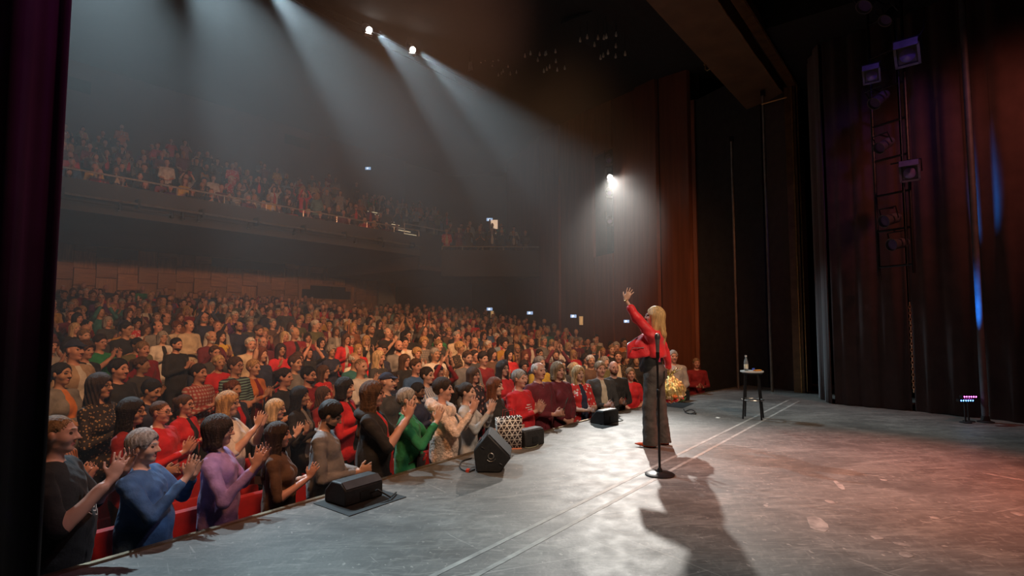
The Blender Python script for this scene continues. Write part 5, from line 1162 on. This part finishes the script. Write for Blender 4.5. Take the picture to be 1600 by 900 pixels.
# --- the rest of the stalls
rng = random.Random(21)
POSE_W = [('clap_chest', 30), ('clap_high', 18), ('clap_low', 20), ('hands_down', 15), ('arms_folded', 6), ('clap_open', 5), ('one_up', 2), ('clap_over', 3), ('phone', 1)]
PTXT = {'clap_chest': 'clapping', 'clap_high': 'clapping high', 'clap_low': 'clapping low', 'hands_down': 'hands lowered', 'arms_folded': 'arms folded', 'clap_open': 'hands spread', 'one_up': 'waving', 'clap_over': 'clapping overhead', 'phone': 'hands raised'}
POSE_L = [p for p, w in POSE_W for _ in range(w)]
TOPW = ['black'] * 15 + ['charcoal'] * 8 + ['navy'] * 10 + ['grey'] * 4 + ['light grey'] * 2 + ['white'] * 4 + ['cream', 'brown', 'brown', 'blue', 'light blue', 'teal', 'olive', 'olive', 'mustard', 'orange', 'purple', 'green', 'yellow'] + ['red'] * 4 + ['dark red'] * 5 + ['burgundy'] * 4 + list(PAT)
def random_person(rg):
    fem = rg.random() < .52; d = dict(fem=int(fem), pose=rg.choice(POSE_L), fat=0. if rg.random() < .5 else .04, skin=rg.choice(['fair'] * 5 + ['rosy'] * 6 + ['tan'] * 3 + ['olive']), top=rg.choice(TOPW), trousers=rg.choice(['black', 'denim', 'grey', 'black']), short=int(rg.random() < .3), glasses=int(rg.random() < .28))
    if fem: d['style'] = rg.choice(['long', 'long', 'bob', 'bob', 'long_wavy', 'ponytail', 'short', 'curly']); d['hair'] = rg.choice(['dark brown', 'dark brown', 'brown', 'brown', 'blond', 'blond', 'light blond', 'auburn', 'black', 'grey'])
    else:
        d['style'] = rg.choice(['short', 'short', 'short', 'side_part', 'spiky', 'buzz', 'balding', 'balding', None, 'cap' if rg.random() < .3 else 'short']); d['hair'] = rg.choice(['dark brown', 'brown', 'black', 'grey', 'grey', 'white', 'sandy', 'brown']); d['beard'] = int(rg.random() < .25)
    if rg.random() < .25: d['panel'] = rg.choice(['white', 'black', 'light grey', 'cream', 'red'])
    d['head'] = (0, 0, 0) if d['pose'] != 'clap_chest' else rg.choice([(0, 0, 0), (.25, -.05, .04)])
    return d
STXT = {'long': 'long', 'bob': 'bobbed', 'long_wavy': 'long wavy', 'ponytail': 'tied back', 'short': 'short', 'curly': 'curly', 'side_part': 'parted', 'spiky': 'spiky', 'buzz': 'cropped', 'balding': 'receding'}
def describe(d, where):
    if d.get('glasses') and len(d['top'].split()) > 1: d['glasses'] = 0
    who = 'woman' if d['fem'] else 'man'
    hair = 'bald ' + who if not d['style'] else (who + ' in navy cap' if d['style'] == 'cap' else '%s with %s %s hair' % (who, STXT[d['style']], d['hair']))
    top = ' and %s top' % d['top'] if ' with ' in hair or ' cap' in hair else ' in %s top' % d['top']
    return ('bespectacled ' if d.get('glasses') else '') + hair + top + ' ' + PTXT[d['pose']] + where
def right_limit(y):
    for (x0, y0), (x1, y1) in zip(SW[:-1], SW[1:]):
        if y1 <= y <= y0: return x1 + (x0 - x1) * (y - y1) / (y0 - y1) - .75
    return 14.6
spots = []
for r in range(NROW):
    y = row_y(r); x0 = on_y(66, 480, y).x - .1; x1 = min(right_limit(y), 22.8) - (0 if r else 1.2); x = x0 + rng.random() * .3
    while x < x1:
        yy = y + rng.uniform(-.10, .10)
        if all((x - a) ** 2 + (yy - b) ** 2 > .46 ** 2 for a, b in placed) and (r > 0): spots.append((r, x, yy))
        x += rng.uniform(.50, .66)
spots.sort(key=lambda q: (q[1] * .787 + q[2] * .617))
NIND = 300 - len(NEAR) - 1
crowd = []; n_ind = 0
for i, (r, x, y) in enumerate(spots):
    s = rng.uniform(.93, 1.06); rz = facing(x, y, .7, rng.uniform(-.25, .25))
    if rng.random() < .06: continue
    d = random_person(rng); s *= .95 if d['fem'] else 1.0
    n_ind += 1
    if n_ind <= NIND:
        where = [' near the stage', ' in front stalls', ' in middle stalls', ' in rear stalls'][min(3, r // 4)]
        for _ in range(40):
            lab = describe(d, where)
            if lab not in used and len(lab.split()) <= 16: break
            k = random_person(rng); k['fem'] = d['fem']; d = random_person(rng)
        used.add(lab); put_person(d, (x, y, row_z(r)), rz, s, 1, lab, 'audience standing in the stalls')
    else: crowd.append((d, (x, y, row_z(r)), rz, s))
# --- balcony
for r in range(NB):
    y = bal_y(r); x = on_y(96, 240, y).x + rng.random() * .3
    lim = 16.4 if r else 16.3
    while x < lim + .6 * r + (5 if r > 3 else 0):
        if abs(x - (17.0 + r * .22)) > .55 and rng.random() < (.97 - .03 * r): crowd.append((random_person(rng), (x, y + rng.uniform(-.1, .1), bal_z(r) - (.45 if rng.random() < .8 or r == 0 else 0.)), facing(x, y, .8, rng.uniform(-.2, .2)), rng.uniform(.92, 1.04)))
        x += rng.uniform(.54, .72)
for k in range(3):
    for t in np.linspace(.03, .85 - .12 * k, 8 - k):
        a, b = Vector((18.6, 18.75)), Vector((21.6, 15.25)); q = a.lerp(b, float(t)) + Vector((.62, .52)) * k * 1.15
        crowd.append((random_person(rng), (q.x + rng.uniform(-.1, .1), q.y, 4.90 - .45 + .30 * k), facing(q.x, q.y, 1.0), rng.uniform(.92, 1.02)))
mats = []; mi = {}
def midx(q):
    if q.name not in mi: mi[q.name] = len(mats); mats.append(q)
    return mi[q.name]
V, F, MI = [], [], []; nv = 0; cache = {}
def arrays(me):
    if me.name not in cache:
        v = np.empty(len(me.vertices) * 3, np.float32); me.vertices.foreach_get('co', v); f = np.empty(len(me.loops), np.int32); me.loops.foreach_get('vertex_index', f); k = np.empty(len(me.polygons), np.int32); me.polygons.foreach_get('material_index', k)
        cache[me.name] = (v.reshape(-1, 3), f.reshape(-1, 4), k)
    return cache[me.name]
for d, loc, rz, s in crowd:
    d['head'] = (0, 0, 0); d['fat'] = 0.
    R = rotm(rz) * s
    sit = loc[2] > 3.9
    parts = [(body(d['pose'], d['fem'], 0., (0, 0, 0), 2, drop=.48 if sit else None), slots(d))]
    if d['style']: parts.append((hair_mesh(d['style'], 2), [HAIRC[d['hair']] if d['style'] != 'cap' else TOP['navy']]))
    for me, sl in parts:
        v, f, k = arrays(me); V.append(v @ R.T + np.array(loc)); F.append(f + nv); nv += len(v); lut = np.array([midx(q) for q in sl]); MI.append(lut[np.minimum(k, len(sl) - 1)])
me = raw_mesh('audience_crowd', np.concatenate(V), np.concatenate(F), np.concatenate(MI))
for q in mats: me.materials.append(q)
tag(link('audience_crowd', me), 'distant crowd filling the rear stalls, balcony and side box', 'crowd', kind='stuff')
print('PEOPLE', len(NEAR), len(spots), len(crowd), 'crowd faces', len(me.polygons))

# --- red seats of the first two rows
SEAT = M('red_seat_plush', (.42, .008, .012), .75, var=.2, scale=12, sheen=.2)
def seat_proto():
    o = empty('theatre_seat'); MB().bbox((0, 0, .66), (.46, .11, .56), .045).build('backrest', SEAT, o); MB().bbox((0, -.13, .47), (.44, .12, .40), .04, R=Matrix.Rotation(-.18, 3, 'X')).build('folded_cushion', SEAT, o)
    for s in (-1, 1): MB().bbox((s * .255, -.12, .60), (.045, .30, .035), .012).build('armrest', BLKMETAL, o); MB().box((s * .255, -.04, .30), (.03, .06, .60)).build('leg', BLKMETAL, o)
    return o
proto = seat_proto(); first = True
for r in (0, 1):
    y = row_y(r) + .36; x = on_y(70, 700, y).x - .1
    while x < (11.5 if r == 0 else 9.0):
        o = proto if first else copy_tree(proto); first = False
        o.location = (x, y, row_z(r)); tag(o, 'red plush folding seat in the front row by the stage' if r == 0 else 'red plush folding seat in the second row', 'seat', 'front row seats' if r == 0 else 'second row seats'); x += .58

# --- things the people near the stage wear or carry
def hug(o, body_, off=.003):
    md = o.modifiers.new('hug', 'SHRINKWRAP'); md.target = body_; md.wrap_method = 'NEAREST_SURFACEPOINT'; md.wrap_mode = 'OUTSIDE_SURFACE'; md.offset = off
def person_of(lab): return next(o for o in col.objects if o.get('label') == lab)
g = person_of('grey haired person in bright green jacket wearing a red belt bag')
MB().tube([(-.13, .02, 1.40), (-.02, .155, 1.22), (.12, .15, 1.05), (.17, .05, .99)], .012, 6).build('strap', CABLE, g); q = MB().bbox((.05, .165, 1.00), (.24, .07, .14), .03).build('belt_bag', M('dark_grey_nylon', (.05, .04, .045), .6), g); MB().box((.05, .205, 1.035), (.20, .012, .022)).build('bag_zip', M('red_zip', (.7, .02, .03), .5), q)
g = person_of('sandy haired woman in burgundy sweater with black shoulder strap'); MB().tube([(-.12, .03, 1.42), (-.05, .165, 1.27), (.06, .19, 1.10), (.17, .12, .97)], .013, 6).build('strap', CABLE, g)
g = person_of('stout man in bright red hoodie with white chest print'); WHT = M('white_print', (.75, .72, .70), .7)
for i, (x, z, w) in enumerate(((0, 1.30, .10), (0, 1.265, .16), (-.02, 1.235, .12))):
    for k in range(5): MB().box((x + (k - 2) * w / 5, .158 + .006 * (2 - abs(k - 2)), z), (w / 5 * .6, .012, .014), .06).build('chest_print', WHT, g) and hug(bpy.data.objects[LAST[0]], g)
g = person_of('heavy man with cropped sandy hair in black polo shirt beside the curtain')
for i in range(3): MB().tube([(-.10 + .02 * i, .205, 1.20 - .03 * i), (-.03, .222, 1.175 - .03 * i), (.05, .215, 1.20 - .028 * i), (.09, .200, 1.24 - .02 * i)], .0035, 5).build('shirt_print', WHT, g) and hug(bpy.data.objects[LAST[0]], g)
g = person_of('short haired woman in puffy peach fleece coat at the stage edge'); FUR = TOP['peach fleece']
h = SDF(axis((-.26, .26, .012)), axis((-.26, .26, .012)), axis((1.18, 1.60, .012)))
lum = lambda X, Y, Z: .010 * np.sin(42 * X) * np.sin(45 * Y + 1) * np.sin(40 * Z)
for i in range(12):
    a0, a1 = [2 * PI * (i + t) / 12 for t in (0, 1)]; pt = lambda a: vec(.135 * math.sin(a), -.03 + .115 * math.cos(a), 1.44 - .045 * math.cos(a)); h.cone(pt(a0), pt(a1), .058, .058, k=.03, wob=lum)
q = link('collar', h.mesh('collar'), g); q.data.materials.append(FUR)
g = person_of('tall man with long hair and black hoodie over red shirt'); h = SDF(axis((-.22, .22, .012)), axis((-.24, .2, .012)), axis((1.28, 1.58, .012)))
for i in range(9):
    a0, a1 = [PI * (.25 + 1.5 * (i + t) / 9) for t in (0, 1)]; pt = lambda a: vec(.105 * math.sin(a), -.04 + .09 * math.cos(a), 1.43 - .03 * math.cos(a)); h.cone(pt(a0), pt(a1), .042, .042, k=.03)
q = link('hood', h.mesh('hood'), g); q.data.materials.append(TOP['black'])
# ------------------------------------------------------------------ stage haze filling hall and stage
hz = bpy.data.materials.new('stage_haze'); hz.use_nodes = True; nt = hz.node_tree; nt.nodes.clear()
out = nt.nodes.new('ShaderNodeOutputMaterial'); vs = nt.nodes.new('ShaderNodeVolumeScatter'); vs.inputs['Density'].default_value = .015; vs.inputs['Anisotropy'].default_value = .35; vs.inputs['Color'].default_value = (1, 1, 1, 1)
nt.links.new(vs.outputs[0], out.inputs['Volume'])
o = MB().prism([(5.0, -1.0), (5.0, 8.55), (13.4, 10.95), (28.9, 12.7), (28.9, -1.0)], 29, (-5.9, 0, 0), (0, 1, 0), (0, 0, 1), (1, 0, 0)).build('haze', hz); tag(o, 'thin theatre haze filling the hall above the audience', 'haze', kind='stuff')
